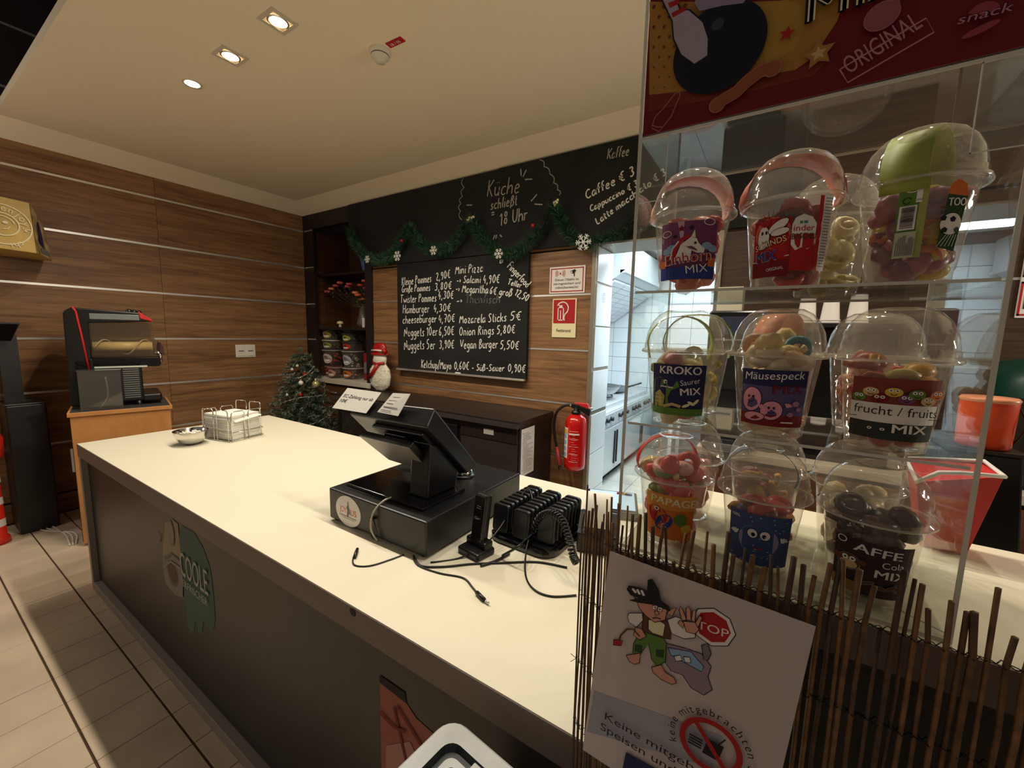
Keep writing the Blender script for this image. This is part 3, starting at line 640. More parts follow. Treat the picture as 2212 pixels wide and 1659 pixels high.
# wall signs
def sheet(name, x0, x1, z0, z1, y, th, label, cat, rot=0, m=None, bev=.003):
    t = empty(name, ((x0+x1)/2, y, (z0+z1)/2), 0, label, cat)
    MB().box(x0, x1, y-th, y, z0, z1, m or I_w).build('sheet', t, world=True, bevel=bev)
    return t, (x1-x0), (z1-z0)
t, W_, H_ = sheet('alarm_sign', -1.463, -1.178, 1.785, 1.98, 2.797, .006, 'white red-framed alarm and video surveillance notice on the wood wall', 'sign', m=I_w)
fl = Flat(planemap((-1.463, 2.79, 1.785), (1, 0, 0), (0, 0, 1), (0, -1, 0), .0003))
fl.frame(.012, W_-.012, .012, H_-.012, .007, I_r)
for k, s in enumerate(('Dieses Objekt ist', 'alarmgesichert und', 'video\u00fcberwacht!')): fl.text(s, W_/2, .092-.028*k, .017, I_k, .02, width=(.19, .215, .185)[k], align=.5)
fl.ell(.09, .145, .006, .008, I_r)
for k in (1, 2, 3):
    fl.ring(.09, .145, .010+.009*k, .013+.009*k, I_r, -.7, .7, 8); fl.ring(.09, .145, .010+.009*k, .013+.009*k, I_r, PI-.7, PI+.7, 8)
fl.poly([(.17, .155), (.205, .17), (.215, .158), (.195, .14), (.18, .142)], I_k); fl.rect(.198, .205, .120, .148, I_k); fl.ell(.182, .150, .006, .006, I_w)
fl.build('print', t, world=True)
t, W_, H_ = sheet('fire_sign', -1.43, -1.235, 1.462, 1.748, 2.797, .006, 'cream and red fire extinguisher sign reading Fettbrand', 'sign', m=I_cr)
fl = Flat(planemap((-1.43, 2.79, 1.462), (1, 0, 0), (0, 0, 1), (0, -1, 0), .0003))
fl.rect(.010, W_-.010, .105, H_-.008, I_r)
fl.frame(.045, .095, .125, .225, .007, I_w, 1); fl.rect(.058, .082, .225, .238, I_w); fl.rect(.066, .073, .135, .20, I_w)
fl.ring(.085, .215, .042, .050, I_w, -1.0, 2.7, 24); fl.line([(.108, .178), (.098, .150), (.102, .125)], .008, I_w); fl.line([(.058, .236), (.05, .25), (.09, .262)], .007, I_w)
fl.text('Fettbrand', W_/2, .042, .022, I_k, .02, width=.115, align=.5); fl.build('print', t, world=True)
t, W_, H_ = sheet('red_framed_notice', .90, 1.0, 1.60, 1.95, 2.797, .006, 'small red framed notices on the wall at the right edge of the photo', 'sign', m=I_w)
fl = Flat(planemap((.90, 2.79, 1.60), (1, 0, 0), (0, 0, 1), (0, -1, 0), .0003)); fl.frame(.004, .096, .01, .16, .008, I_r, 1); fl.frame(.004, .096, .18, .34, .008, I_dr, 1); fl.rect(.02, .08, .04, .12, I_k); fl.rect(.02, .08, .22, .25, I_y)
fl.build('print', t, world=True)

# ================================================================== GARLAND
gp = [at(*q, Y=2.71) for q in ((757, 490), (765, 520), (790, 553), (820, 562), (850, 548), (868, 520), (885, 492), (902, 518), (935, 540), (975, 532), (1000, 500), (1016, 476), (1035, 505), (1058, 532), (1085, 548), (1120, 543), (1150, 518), (1175, 485), (1194, 446), (1212, 478), (1232, 510), (1262, 527), (1300, 520), (1340, 502), (1372, 470), (1392, 452), (1420, 480), (1450, 512))]
def catmull(P, k=6):
    out = []
    for i in range(len(P)-1):
        a, b, c, d = P[max(0, i-1)], P[i], P[i+1], P[min(len(P)-1, i+2)]
        for j in range(k):
            t = j/k; out.append(.5*((2*b)+(c-a)*t+(2*a-5*b+4*c-d)*t*t+(3*b-a-3*c+d)*t**3))
    return out+[P[-1]]
gpath = catmull(gp, 6)
garl = empty('fir_garland', gp[0], 0, 'green tinsel fir garland draped in loops across the chalkboards', 'garland')
MB().tube(gpath, .006, M_dwood, n=5).build('wire', garl, world=True)
M_n = [mat('needle_dark', (30, 70, 46), .6), mat('needle_mid', (52, 106, 72), .6), mat('needle_light', (140, 172, 144), .5)]
nd = MB()
for i in range(len(gpath)-1):
    a, b = gpath[i], gpath[i+1]; seg = (b-a).length; tdir = (b-a).normalized()
    for k in range(int(seg*5200)):
        p = a.lerp(b, R_.random()); v = Vector((R_.gauss(0, 1), R_.gauss(0, 1), R_.gauss(0, 1))); v -= v.dot(tdir)*tdir; v = v.normalized()
        if v.y > .35: v.y *= .3
        L = R_.uniform(.050, .082); q = p+v*L+tdir*R_.uniform(-.012, .012); s_ = v.cross(tdir)*.0022
        nd.add([p-s_, p+s_, q], [(0, 1, 2)], M_n[R_.choices((0, 1, 2), (4, 4, 2))[0]])
nd.build('needles', garl, world=True, kind='stuff')
M_snow = mat('glitter_white', (232, 230, 224), .4, noise=(300, .2))
def snowflake(p, r):
    t = empty('snowflake_ornament', p, 0, None, 'ornament', 'white snowflakes on the garland')
    mb = MB()
    for k in range(6):
        a = k*PI/3; d = Vector((math.cos(a), 0, math.sin(a)))
        mb.tube([Vector((0, 0, 0)), d*r], r*.07, M_snow, n=4, smooth=False)
        for f in (.45, .72):
            for s in (-1, 1):
                a2 = a+s*PI/3.3; mb.tube([d*r*f, d*r*f+Vector((math.cos(a2), 0, math.sin(a2)))*r*.34], r*.06, M_snow, n=4, smooth=False)
    mb.lathe([(r*.3, -.003), (r*.3, .003)], M_snow, n=6, cap0=True, cap1=True, smooth=False) if False else None
    mb.ball((0, 0, 0), r*.2, M_snow, 8, 5); mb.build('flake', t); return t
for (x, y, r, lab) in ((793, 560, .036, 'leftmost small snowflake ornament on the garland'), (858, 553, .046, 'snowflake ornament in the first garland dip'), (936, 541, .040, 'snowflake ornament hanging in the second garland dip'), (1077, 548, .040, 'snowflake ornament above the menu board heading'), (1260, 523, .056, 'large snowflake ornament beside the kitchen doorway')):
    snowflake(at(x, y, Y=2.64), r)['label'] = lab
for (x, y, lab) in ((868, 520, 'small red berry ball on the first garland peak'), (1151, 487, 'small red berry ball beside the closing time lettering')):
    p = at(x, y, Y=2.66); tag(MB().ball(p, .014, mat('red_gloss', (190, 24, 24), .2)).build('red_bauble'), lab, 'ornament')
M_crys = mat('glitter_gold', (236, 226, 190), .2, metal=.6)
for (x, y, lab) in ((1018, 474, 'glittery pale clip on the middle garland peak'), (1197, 440, 'glittery pale clip on the highest garland peak')):
    p = at(x, y, Y=2.68); mb = MB()
    for k in range(9): mb.ball(p+Vector((R_.uniform(-.035, .035), R_.uniform(-.01, .01), R_.uniform(-.012, .02))), .011, M_crys, 6, 4)
    tag(mb.build('glitter_clip'), lab, 'ornament')

# ================================================================== NICHE: shelves and what stands there
t = empty('niche_shelf', (NX0, 2.84, 1.5), 0, 'upper dark shelf board in the corner recess', 'shelf')
MB().box(NX0-.03, NX1+.06, 2.80, 3.3, 1.485, 1.515, M_post).build('board', t, world=True, bevel=.002)
t = empty('high_niche_shelf', (NX0, 2.84, 2.09), 0, 'highest dark shelf board in the corner recess under the garland', 'shelf')
MB().box(NX0-.03, NX1+.06, 2.86, 3.3, 2.085, 2.11, M_post).build('board', t, world=True, bevel=.002)
t = empty('drawer_cabinet', (NX0, 2.79, 0), 0, 'brown drawer cabinet with white top in the corner recess', 'cabinet')
MB().box(NX0-.02, NX1+.05, 2.77, 3.29, .88, .935, mat('white_top', (214, 206, 188), .5)).build('top', t, world=True, bevel=.003)
MB().box(NX0-.02, NX1+.05, 2.82, 3.29, 0, .88, M_dwood).build('body', t, world=True)
for k, (z0, z1) in enumerate(((.65, .86), (.42, .63), (.19, .40))):
    d = MB().box(NX0, NX1+.04, 2.80, 2.822, z0, z1, M_dwood).build('drawer', t, world=True, bevel=.002)
    MB().tube([(-4.22, 2.80, z0+.13), (-4.22, 2.775, z0+.13), (-4.12, 2.775, z0+.13), (-4.12, 2.80, z0+.13)], .005, M_alu, n=6).build('handle', d, world=True)
# plastic candy tubs
def tub(x, y, z, h, r0, r1, lidc, lab, label, labelc=None, fill=None, yaw_=0, face=False):
    t = empty('candy_tub', (x, y, z), yaw_, label, 'tub', 'plastic tubs on the recess shelf')
    wobf = lambda a, zz: 1+.06*math.cos(4*a+PI)
    MB().lathe([(.0001, .001), (r0, .001), (r1, h-.006)], M_tubc, n=24, wob=wobf).build('tub_body', t)
    MB().lathe([(r1*1.05, h-.012), (r1*1.08, h-.010), (r1*1.06, h), (.0001, h-.001)], mat('lid_'+str(lidc), lidc, .3), n=24, wob=wobf).build('lid', t)
    if fill:
        mb = MB(); m = mat('fill_'+str(fill), fill, .5); m2 = mat('fill2_'+str(fill), [min(255, c+30) for c in fill], .5)
        for k in range(26):
            a = R_.uniform(0, 2*PI); zz = R_.uniform(.012, h*.8); rr = (r0+(r1-r0)*zz/h)*R_.uniform(.3, .82)
            mb.ball((rr*math.cos(a), rr*math.sin(a), zz), .018, m if k % 3 else m2, 7, 5, sc=(1, .7, .6), rot=Matrix.Rotation(R_.uniform(0, 3), 3, 'X'))
        mb.build('candy', t, kind='stuff')
    if labelc:
        def mp(u, v, L): rr = (r0+(r1-r0)*v/h)*1.03+.0015+.0004*L; a = -PI/2+u/rr; return Vector((rr*math.cos(a), rr*math.sin(a), v))
        f = Flat(mp); f.L = 3; m = ink('lab_'+str(labelc), labelc)
        f.ell(0, h*.48, r1*.62, h*.30, m, 24); f.ell(0, h*.36, r1*.4, h*.08, I_w, 14); f.ell(-.01, h*.56, r1*.3, h*.1, ink('lab2_'+str(labelc), [c*.6 for c in labelc]), 14)
        f.build('label', t)
    return t
zc = .936; xa, xb_ = -4.20, -3.83
yy = 2.95
GREYLID = (150, 146, 138)
z = zc
tub(-4.40, yy, z, .125, .082, .092, (150, 120, 110), 1, 'bottom left tub with brown sweets under the red cherry tub', (190, 60, 50), (150, 84, 70), .2)
tub(-4.235, 2.868, z, .125, .080, .086, (150, 110, 100), 1, 'pinkish bear faced tub between the two tub stacks', (210, 150, 140), (150, 90, 84), .3)
tub(-4.03, yy, z, .125, .10, .108, (170, 160, 150), 1, 'lowest tub of the right stack with orange label', (220, 130, 50), (190, 110, 80), .1)
z += .125
tub(-4.40, yy, z, .19, .092, .112, GREYLID, 1, 'tall clear tub full of red gummies in the left stack', (214, 200, 196), (212, 54, 44), .2)
tub(-4.03, yy, z, .19, .092, .112, GREYLID, 1, 'tall clear tub full of cream sweets in the right stack', (190, 190, 200), (210, 206, 180), .1)
z += .19
tub(-4.40, yy, z, .115, .096, .108, (196, 190, 170), 1, 'green labelled tub second from top in the left stack', (150, 160, 70), (120, 124, 70), .2)
tub(-4.03, yy, z, .105, .096, .106, (60, 56, 54), 1, 'red labelled dark tub third from top in the right stack', (206, 62, 40), (70, 40, 40), .1)
z += .115
tub(-4.40, yy, z, .125, .092, .108, (86, 82, 76), 1, 'yellow labelled tub topmost of the left stack', (190, 172, 70), (112, 104, 70), .2)
z -= .022
tub(-4.03, yy, z, .105, .096, .106, (60, 56, 54), 1, 'yellow green labelled dark tub in the right stack', (176, 176, 60), (60, 54, 50), .1)
tub(-4.03, yy, z+.092, .068, .086, .104, (56, 54, 56), 1, 'empty dark tub topmost of the right stack', None, None, .1)
for k, (c, lab) in enumerate((((150, 22, 30), 'dark red carton standing right of the tub stacks'), ((40, 36, 70), 'navy carton standing behind the post right of the tubs'))):
    t = empty('carton', (-3.80+.07*k, 3.0+.06*k, zc), .1, lab, 'carton')
    MB().box(-.028, .028, -.07, .07, 0, .30-.03*k, mat('carton%d' % k, c, .5)).build('box', t, bevel=.003)
    MB().box(-.02, .02, -.0712, -.07, .08, .2, I_gr).build('label', t)
# vase with flowers on the upper shelf
vp = Vector((-3.93, 3.02, 1.516))
t = empty('flower_vase', vp, 0, 'grey vase of pink and peach artificial roses on the recess shelf', 'vase')
MB().lathe([(.0001, 0), (.06, 0), (.075, .04), (.05, .12), (.04, .2), (.07, .26)], mat('vase_grey', (96, 84, 76), .35), n=20).build('vase', t)
stem = MB(); M_stem = mat('stem_green', (58, 70, 44), .7); heads = []
for k in range(15):
    a = R_.uniform(-1.1, .9); tip = Vector((R_.uniform(-.30, .24), R_.uniform(-.15, .05), R_.uniform(.30, .52)))
    if k < 4: tip = Vector((-.50+.08*k, -.1, .40+.03*k))
    mid = tip*.5+Vector((0, 0, .08)); stem.tube(catmull([Vector((0, 0, .2)), mid, tip], 4), .003, M_stem, n=4); heads.append(tip)
    for j in range(7):
        q = mid.lerp(tip, R_.random())+Vector((R_.gauss(0, .02), R_.gauss(0, .02), R_.gauss(0, .02))); d = Vector((R_.gauss(0, 1), R_.gauss(0, 1), R_.gauss(0, 1))).normalized()*.03; e = d.orthogonal().normalized()*.010
        stem.add([q, q+d*.5+e, q+d, q+d*.5-e], [(0, 1, 2, 3)], M_stem)
stem.build('stem', t)
for k, h in enumerate(heads):
    m = mat('rose%d' % (k % 3), ((226, 104, 84), (236, 150, 96), (206, 84, 92))[k % 3], .6); mb = MB()
    for j in range(7):
        a = j*2.4; mb.ball(h+Vector((math.cos(a), math.sin(a), .3))*.020, .021, m, 6, 4, sc=(1, 1, .7))
    mb.build('blossom', t)
t = empty('mushroom_figure', at(735, 703, Y=2.86), 0, 'tiny cream mushroom figure on the recess shelf edge', 'figurine'); t.location.z = 1.516; WM[t] = Matrix.Translation(t.location)
MB().lathe([(.0001, 0), (.016, 0), (.012, .04)], M_white, n=12).build('stem', t); MB().lathe([(.012, .035), (.038, .036), (.03, .06), (.0001, .07)], mat('cap_cream', (226, 204, 160), .5), n=14).build('cap', t)
t = empty('small_white_card', (-3.72, 2.86, 1.516), -.2, 'small white upright card beside the flower vase', 'card'); MB().box(-.022, .022, -.004, .004, 0, .10, I_w).build('card', t, bevel=.001)
t = empty('wire_lantern', (-3.68, 3.05, 1.516), .2, 'small dark metal lantern behind the white card', 'lantern'); mb = MB()
for x in (-.04, .04):
    for y in (-.04, .04): mb.box(x-.004, x+.004, y-.004, y+.004, 0, .22, M_steel)
mb.box(-.05, .05, -.05, .05, 0, .012, M_post); mb.box(-.05, .05, -.05, .05, .22, .232, M_post); mb.build('frame', t)
MB().tube([(-.03, 0, .232), (-.02, 0, .28), (.02, 0, .28), (.03, 0, .232)], .003, M_steel, n=5).build('handle', t)
t = empty('blue_box', (-3.67, 2.93, 2.111), .3, 'small blue box peeking from behind the garland in the recess', 'box'); MB().hexa([(-.06, -.06, 0), (.06, -.06, 0), (.06, .06, 0), (-.06, .06, 0)], [(-.085, -.07, .14), (.085, -.07, .14), (.085, .07, .14), (-.085, .07, .14)], mat('blue_card', (46, 92, 160), .5)).build('body', t, bevel=.003)
MB().box(-.09, .09, -.075, .075, .135, .15, mat('blue_card', (46, 92, 160))).build('rim', t)

# ================================================================== BACK-BAR FRIDGE
t = empty('bar_fridge', (-3.4, 2.27, 0), 0, 'dark brown back-bar cabinet with glass door behind the counter', 'refrigerator')
MB().box(-3.42, -1.385, 2.27, 2.78, .855, .90, M_dark).build('top', t, world=True, bevel=.003)
MB().box(-3.42, -1.385, 2.262, 2.272, .85, .882, mat('dark_steel_edge', (92, 84, 80), .3, metal=.6)).build('edge_strip', t, world=True)
MB().box(-3.40, -1.40, 2.31, 2.78, .05, .855, M_dark).build('body', t, world=True)
for a, b in ((-3.36, -2.66), (-2.60, -1.93)):
    d = MB().box(a, b, 2.285, 2.31, .10, .80, M_black).build('door', t, world=True, bevel=.003)
    MB().box(a+.06, b-.06, 2.281, 2.286, .16, .74, mat('door_glass', (40, 34, 32), .08, spec=.8)).build('glass_pane', d, world=True)
    MB().box(b-.045, b-.03, 2.262, 2.282, .3, .62, M_black).build('handle', d, world=True)
d = MB().box(-1.90, -1.41, 2.295, 2.31, .06, .84, mat('dark_panel', (52, 44, 42), .35)).build('control_panel', t, world=True, bevel=.002)
MB().box(-1.90, -1.41, 2.29, 2.297, .74, .84, M_dark).build('control_strip', t, world=True)
MB().box(-1.685, -1.60, 2.286, 2.291, .775, .815, mat('silver_plate', (176, 170, 160), .4)).build('display', t, world=True, label='small silver temperature display')
s = MB().box(-1.399, -1.3975, 2.33, 2.51, .50, .835, I_w).build('notice_sheet', t, world=True, label='white typed sheet on the cabinet side')
fl = Flat(planemap((-1.3973, 2.33, .50), (0, 1, 0), (0, 0, 1), (1, 0, 0), .0003)); r = random.Random(3)
for k in range(24): fl.rect(.02, .02+r.uniform(.05, .145), .30-.012*k, .303-.012*k, I_gr)
for z in (.05, .14, .24, .31): fl.ell(.008, z, .003, .003, I_k, 8)
fl.build('print', s, world=True)
# snowman
sp = Vector((-3.22, 2.66, .901))
t = empty('snowman_figure', sp, 0, 'white tinsel snowman with red glitter hat and scarf leaning on the wall', 'figurine')
M_fur = mat('white_tinsel', (238, 230, 212), .7, bump=(60, 1))
wf = lambda a, z: 1+.02*math.sin(9*z*60+a)
MB().lathe([(.0001, 0), (.06, .004), (.12, .06), (.14, .14), (.125, .21), (.08, .26), (.07, .275)], M_fur, n=36, sy=.35, wob=lambda a, z: 1+.035*math.sin(z*420+2*math.sin(a))).build('body', t)
MB().lathe([(.06, .26), (.085, .28), (.088, .33), (.07, .36)], M_fur, n=30, sy=.4, wob=lambda a, z: 1+.03*math.sin(z*420)).build('head', t)
M_rg = mat('red_glitter', (170, 20, 18), .25, noise=(160, .5), bump=(200, 1))
tf = MB()
for k in range(2600):
    a_, z_ = R_.uniform(-PI, .0), R_.uniform(.01, .355); prf = [(0, .03), (.06, .12), (.14, .14), (.21, .125), (.26, .08), (.30, .086), (.36, .07)]
    for (z0_, r0_), (z1_, r1_) in zip(prf, prf[1:]):
        if z0_ <= z_ <= z1_: rr_ = r0_+(r1_-r0_)*(z_-z0_)/(z1_-z0_)
    p_ = Vector((rr_*math.cos(a_), rr_*.36*math.sin(a_), z_)); d_ = Vector((math.cos(a_)*.8+R_.gauss(0, .3), math.sin(a_), R_.gauss(-.5, .4))).normalized()*.014; e_2 = Vector((1, 0, 0)).cross(d_).normalized()*.0022 if k % 2 else Vector((.0022, 0, 0))
    tf.add([p_-e_2, p_+e_2, p_+d_], [(0, 1, 2)], M_fur)
tf.build('tinsel_fur', t, kind='stuff')
hat = MB().lathe([(.12, .35), (.125, .365), (.09, .375), (.085, .43), (.07, .46), (.0001, .47)], M_rg, n=26, sy=.4).build('hat', t)
MB().tube([(-.085, -.03, .392), (0, -.045, .396), (.085, -.03, .392)], .010, mat('hat_band', (236, 200, 190), .4), n=6).build('hat_band', hat)
mb = MB(); mb.ball((.10, -.03, .39), .028, M_rg, 8, 6); mb.ball((.05, -.035, .385), .03, mat('green_felt', (60, 96, 60), .7), 8, 6, sc=(1, .3, .7)); mb.build('hat_leaf', hat)
MB().tube([(-.08, -.02, .27), (0, -.045, .262), (.08, -.02, .275)], .014, M_rg, n=8).add([(-.005, -.045, .27), (.035, -.045, .255), (-.075, -.062, .11), (-.105, -.055, .14)], [(0, 1, 2, 3)], M_rg).tube([(.02, -.045, .26), (-.03, -.056, .19), (-.085, -.06, .13)], .02, M_rg, n=8).build('scarf', t)

# ================================================================== CHRISTMAS TREE (on a low stool behind the counter)
tp = Vector((-3.80, 2.2, 0))
t = empty('tree_stand', (tp.x, tp.y, 0), 0, 'dark round stand under the christmas tree behind the counter', 'stand')
MB().lathe([(.0001, 0), (.22, 0), (.22, .02), (.05, .04), (.05, .42), (.2, .44), (.2, .46), (.0001, .46)], M_post, n=24).build('stand_body', t)
t = empty('christmas_tree', (tp.x, tp.y, .46), 0, 'small dark artificial christmas tree with baubles and tinsel behind the counter', 'christmas tree')
MB().tube([(0, 0, 0), (0, 0, .8)], .014, M_dwood, n=6).build('trunk', t)
nd = MB(); M_tn = [mat('tree_dark', (42, 58, 44), .7), mat('tree_mid', (74, 92, 68), .7), mat('tree_frost', (160, 158, 144), .6)]
for lev in range(15):
    z = .04+lev*.051; rad = .33*(1-lev/15.5)**.75+.03; nb_ = max(5, int(17*(1-lev/17)))
    for k in range(nb_):
        a = 2*PI*k/nb_+lev*.7; tip = Vector((math.cos(a)*rad, math.sin(a)*rad, z-.02*(1-lev/15)+R_.uniform(-.015, .02))); base = Vector((0, 0, z+.03))
        for j in range(140):
            f = R_.uniform(.15, 1); p = base.lerp(tip, f); d = ((tip-base).normalized()*R_.uniform(.2, 1)+Vector((R_.gauss(0, .6), R_.gauss(0, .6), R_.gauss(0, .5)))).normalized()*.042
            e = d.cross(Vector((R_.random(), R_.random(), 1)))if False else d.cross(Vector((R_.random(), R_.random(), 1))).normalized()*.003
            nd.add([p-e, p+e, p+d], [(0, 1, 2)], M_tn[R_.choices((0, 1, 2), (5, 4, 2.2 if f > .6 else .4))[0]])
for k in range(60):
    p = Vector((0, 0, .80)); d = Vector((R_.gauss(0, .35), R_.gauss(0, .35), 1)).normalized()*.06; e = d.orthogonal().normalized()*.002; nd.add([p-e, p+e, p+d], [(0, 1, 2)], M_tn[1])
nd.build('needles', t, kind='stuff')
tn = []
for k in range(140):
    f = k/139; a = f*2*PI*3.1+2.5; z = .05+.68*f; rad = .31*(1-(z/.8))**.8+.035; tn.append(Vector((math.cos(a)*rad, math.sin(a)*rad, z-.02*math.sin(a*2.5))))
tm = MB(); M_tin = mat('silver_tinsel', (190, 190, 182), .3, metal=.5)
for a, b in zip(tn, tn[1:]):
    for j in range(7):
        p = a.lerp(b, R_.random()); d = Vector((R_.gauss(0, 1), R_.gauss(0, 1), R_.gauss(0, 1))).normalized()*.014; e = d.orthogonal().normalized()*.0012; tm.add([p-e, p+e, p+d], [(0, 1, 2)], M_tin)
tm.tube(tn, .0015, M_tin, n=3); tm.build('tinsel', t)
for (px, py, r, c, lab, me_) in ((658, 808, .016, (200, 40, 30), 'small red bauble high on the christmas tree', 0), (649, 853, .016, (180, 16, 30), 'small dark red bauble at the middle of the christmas tree', 0), (682, 830, .034, (190, 180, 120), 'clear gold christmas tree bauble beside the drawer cabinet', 1), (650, 827, .022, (220, 218, 210), 'white dove shaped christmas tree ornament', 0), (642, 790, .014, (220, 214, 190), 'tiny pearl bauble near the christmas tree top', 0), (668, 785, .012, (220, 214, 190), 'tiny pearl bauble right of the christmas tree top', 0), (631, 798, .013, (210, 206, 190), 'tiny pearl bauble at the left edge of the christmas tree', 0), (620, 853, .012, (200, 196, 180), 'tiny pearl bauble low at the left of the christmas tree', 0), (712, 895, .022, (200, 190, 160), 'pale pointed bauble at the lower right branch of the christmas tree', 1)):
    for q_ in range(60):
        p = at(px, py, Y=1.80+q_*.01); zr = p.z-.46
        if math.hypot(p.x-tp.x, p.y-tp.y) < .31*max(0, 1-zr/.79)**.8+.035: break
    e_ = empty('tree_bauble', p, 0, lab, 'ornament', 'baubles on the christmas tree')
    MB().ball((0, 0, 0), r, mat('bauble'+str(c), c, .12, metal=.5 if me_ else .1), 14, 10).build('ball', e_); MB().tube([(0, 0, r*.9), (0, 0, r*1.5)], r*.2, M_crys, n=6).build('cap', e_)

# ================================================================== FIRE EXTINGUISHER
M_red = mat('extinguisher_red', (204, 22, 16), .22, coat=.5)
ex = Vector((-1.165, 2.68, .42))
q = at(1240, 1012, Y=2.68); ex.x = q.x; ex.z = q.z
t = empty('fire_extinguisher', ex, 0, 'red fire extinguisher hanging on the wood wall beside the kitchen doorway', 'fire extinguisher')
MB().lathe([(.0001, .0), (.058, .0), (.074, .014), (.076, .04), (.076, .34), (.068, .375), (.04, .40), (.024, .405)], M_red, n=36).build('cylinder', t)
MB().lathe([(.03, .40), (.034, .405), (.034, .425), (.02, .43), (.018, .46)], M_black, n=20, cap1=True).build('valve', t)
MB().box(-.035, .03, -.018, .018, .445, .475, M_black).hexa([(-.02, -.016, .46), (.10, -.012, .40), (.10, .012, .40), (-.02, .016, .46)], [(-.02, -.016, .475), (.105, -.012, .45), (.105, .012, .45), (-.02, .016, .475)], M_black).build('carry_handle', t, bevel=.002)
MB().hexa([(-.02, -.018, .478), (.10, -.014, .452), (.10, .014, .452), (-.02, .018, .478)], [(-.01, -.016, .487), (.085, -.012, .488), (.085, .012, .488), (-.01, .016, .487)], mat('lever_red', (190, 30, 34), .4)).build('lever', t, bevel=.003)
hp = catmull([Vector(v) for v in ((-.03, 0, .46), (-.09, 0, .455), (-.15, -.01, .40), (-.165, -.02, .30), (-.145, -.03, .20), (-.125, -.035, .14))], 6)
h = MB().tube(hp, .010, M_black, n=8).build('hose', t)
MB().tube([(-.125, -.035, .15), (-.10, -.045, .05), (-.095, -.05, .02)], .014, mat('nozzle_red', (160, 36, 40), .5), n=8).tube([(-.095, -.05, .03), (-.09, -.052, -.01)], .011, M_black, n=8).build('nozzle', h)
MB().tube([(-.06, 0, .46), (-.03, 0, .46)], .010, M_chrome, n=8).tube([(.09, 0, .455), (.12, 0, .455)], .008, M_chrome, n=8).build('coupling', t)
MB().box(-.03, .03, .06, .12, .1, .16, M_steel).box(-.03, .03, .06, .12, .34, .40, M_steel).build('wall_bracket', t)
def cyl(R, lay=.0005): return lambda u, v, L: Vector(((R+lay*L)*math.sin(u/R), -(R+lay*L)*math.cos(u/R), v))
fl = Flat(cyl(.076)); fl.rect(-.085, -.028, .09, .31, I_w, 10, 1); fl.rect(-.08, -.033, .265, .30, I_y, 8); r = random.Random(5)
for k in range(4): fl.rect(-.075, -.04, .10+.045*k, .128+.045*k, I_lb, 4)
for k in range(5): fl.rect(-.01, .05, .07+.055*k, .0725+.055*k, I_w, 6)
for k in range(14): u = .0+r.uniform(0, .01); fl.rect(u, u+r.uniform(.02, .04), .085+.016*k, .0875+.016*k, ink('label_pink', (226, 150, 140)), 4)
fl.rect(-.01, .055, .268, .279, I_w, 6); fl.build('label', t)
# ================================================================== THINGS ON THE COUNTER
CTT = CT+.0015
# napkin holder
nh = empty('napkin_holder', (-2.655, 1.11, CTT), .22, 'silver wire napkin holder at the far end of the counter', 'napkin holder')
a, b, hh = .115, .10, .20
for sgn in (-1, 1):
    for x in (-.058, .058):
        z = hh if sgn > 0 else hh-.02
        MB().tube([(x-.045, sgn*b, .0), (x-.045, sgn*b, z-.012), (x-.036, sgn*b, z), (x+.036, sgn*b, z), (x+.045, sgn*b, z-.012), (x+.045, sgn*b, 0)], .0026, M_chrome, n=6).build('wire_hoop', nh)
    for y in (-.05, .05):
        z = hh-.03
        MB().tube([(sgn*a, y-.038, 0), (sgn*a, y-.038, z-.012), (sgn*a, y-.028, z), (sgn*a, y+.028, z), (sgn*a, y+.038, z-.012), (sgn*a, y+.038, 0)], .0026, M_chrome, n=6).build('wire_hoop', nh)
for z in (.006, .05): MB().tube([(-a, -b, z), (a, -b, z), (a, b, z), (-a, b, z)], .0024, M_chrome, n=6, closed=True).build('wire_ring', nh)
nap = empty('napkin_stack', (-2.655, 1.11, CTT+.008), .22, 'stack of white paper napkins in the wire holder', 'napkins')
for k in range(26):
    o = R_.uniform(-.003, .003); o2 = R_.uniform(-.003, .003); z = .0053*k
    sag = .004 if k % 5 else .009
    MB().hexa([(-.105+o, -.09+o2, z), (.105+o, -.09+o2, z), (.105+o, .09+o2, z), (-.105+o, .09+o2, z)], [(-.104+o, -.089+o2, z+sag*.9+.0008), (.104+o, -.089, z+.0046), (.104+o, .089, z+.0046), (-.104+o, .089, z+.0046)], M_white).build('napkin', nap)
fold = MB().hexa([(.03, -.07, .14), (.12, -.07, .10), (.135, .08, .12), (.03, .08, .14)], [(.03, -.07, .142), (.121, -.07, .103), (.137, .08, .123), (.03, .08, .143)], M_white).build('loose_napkin', nap)
# metal bowl
bw = empty('metal_bowl', (-2.66, .905, CTT), 0, 'small shiny steel bowl with white crumbs beside the napkin holder', 'bowl')
MB().lathe([(.0001, .0), (.032, .0), (.056, .018), (.074, .05), (.080, .075), (.0815, .0755), (.0805, .077), (.0775, .075), (.071, .05), (.053, .021), (.03, .004), (.0001, .004)], M_chrome, n=40).build('bowl', bw)
mb = MB(); M_cr = mat('white_sugar', (236, 230, 214), .8)
mb.lathe([(.066, .045), (.05, .052), (.0001, .056)], M_cr, n=20)
for k in range(60): r_, a_ = .056*math.sqrt(R_.random()), R_.uniform(0, 6.3); mb.ball((r_*math.cos(a_), r_*math.sin(a_), .055+R_.uniform(0, .008)), .006, M_cr, 5, 4)
mb.build('crumbs', bw, kind='stuff')

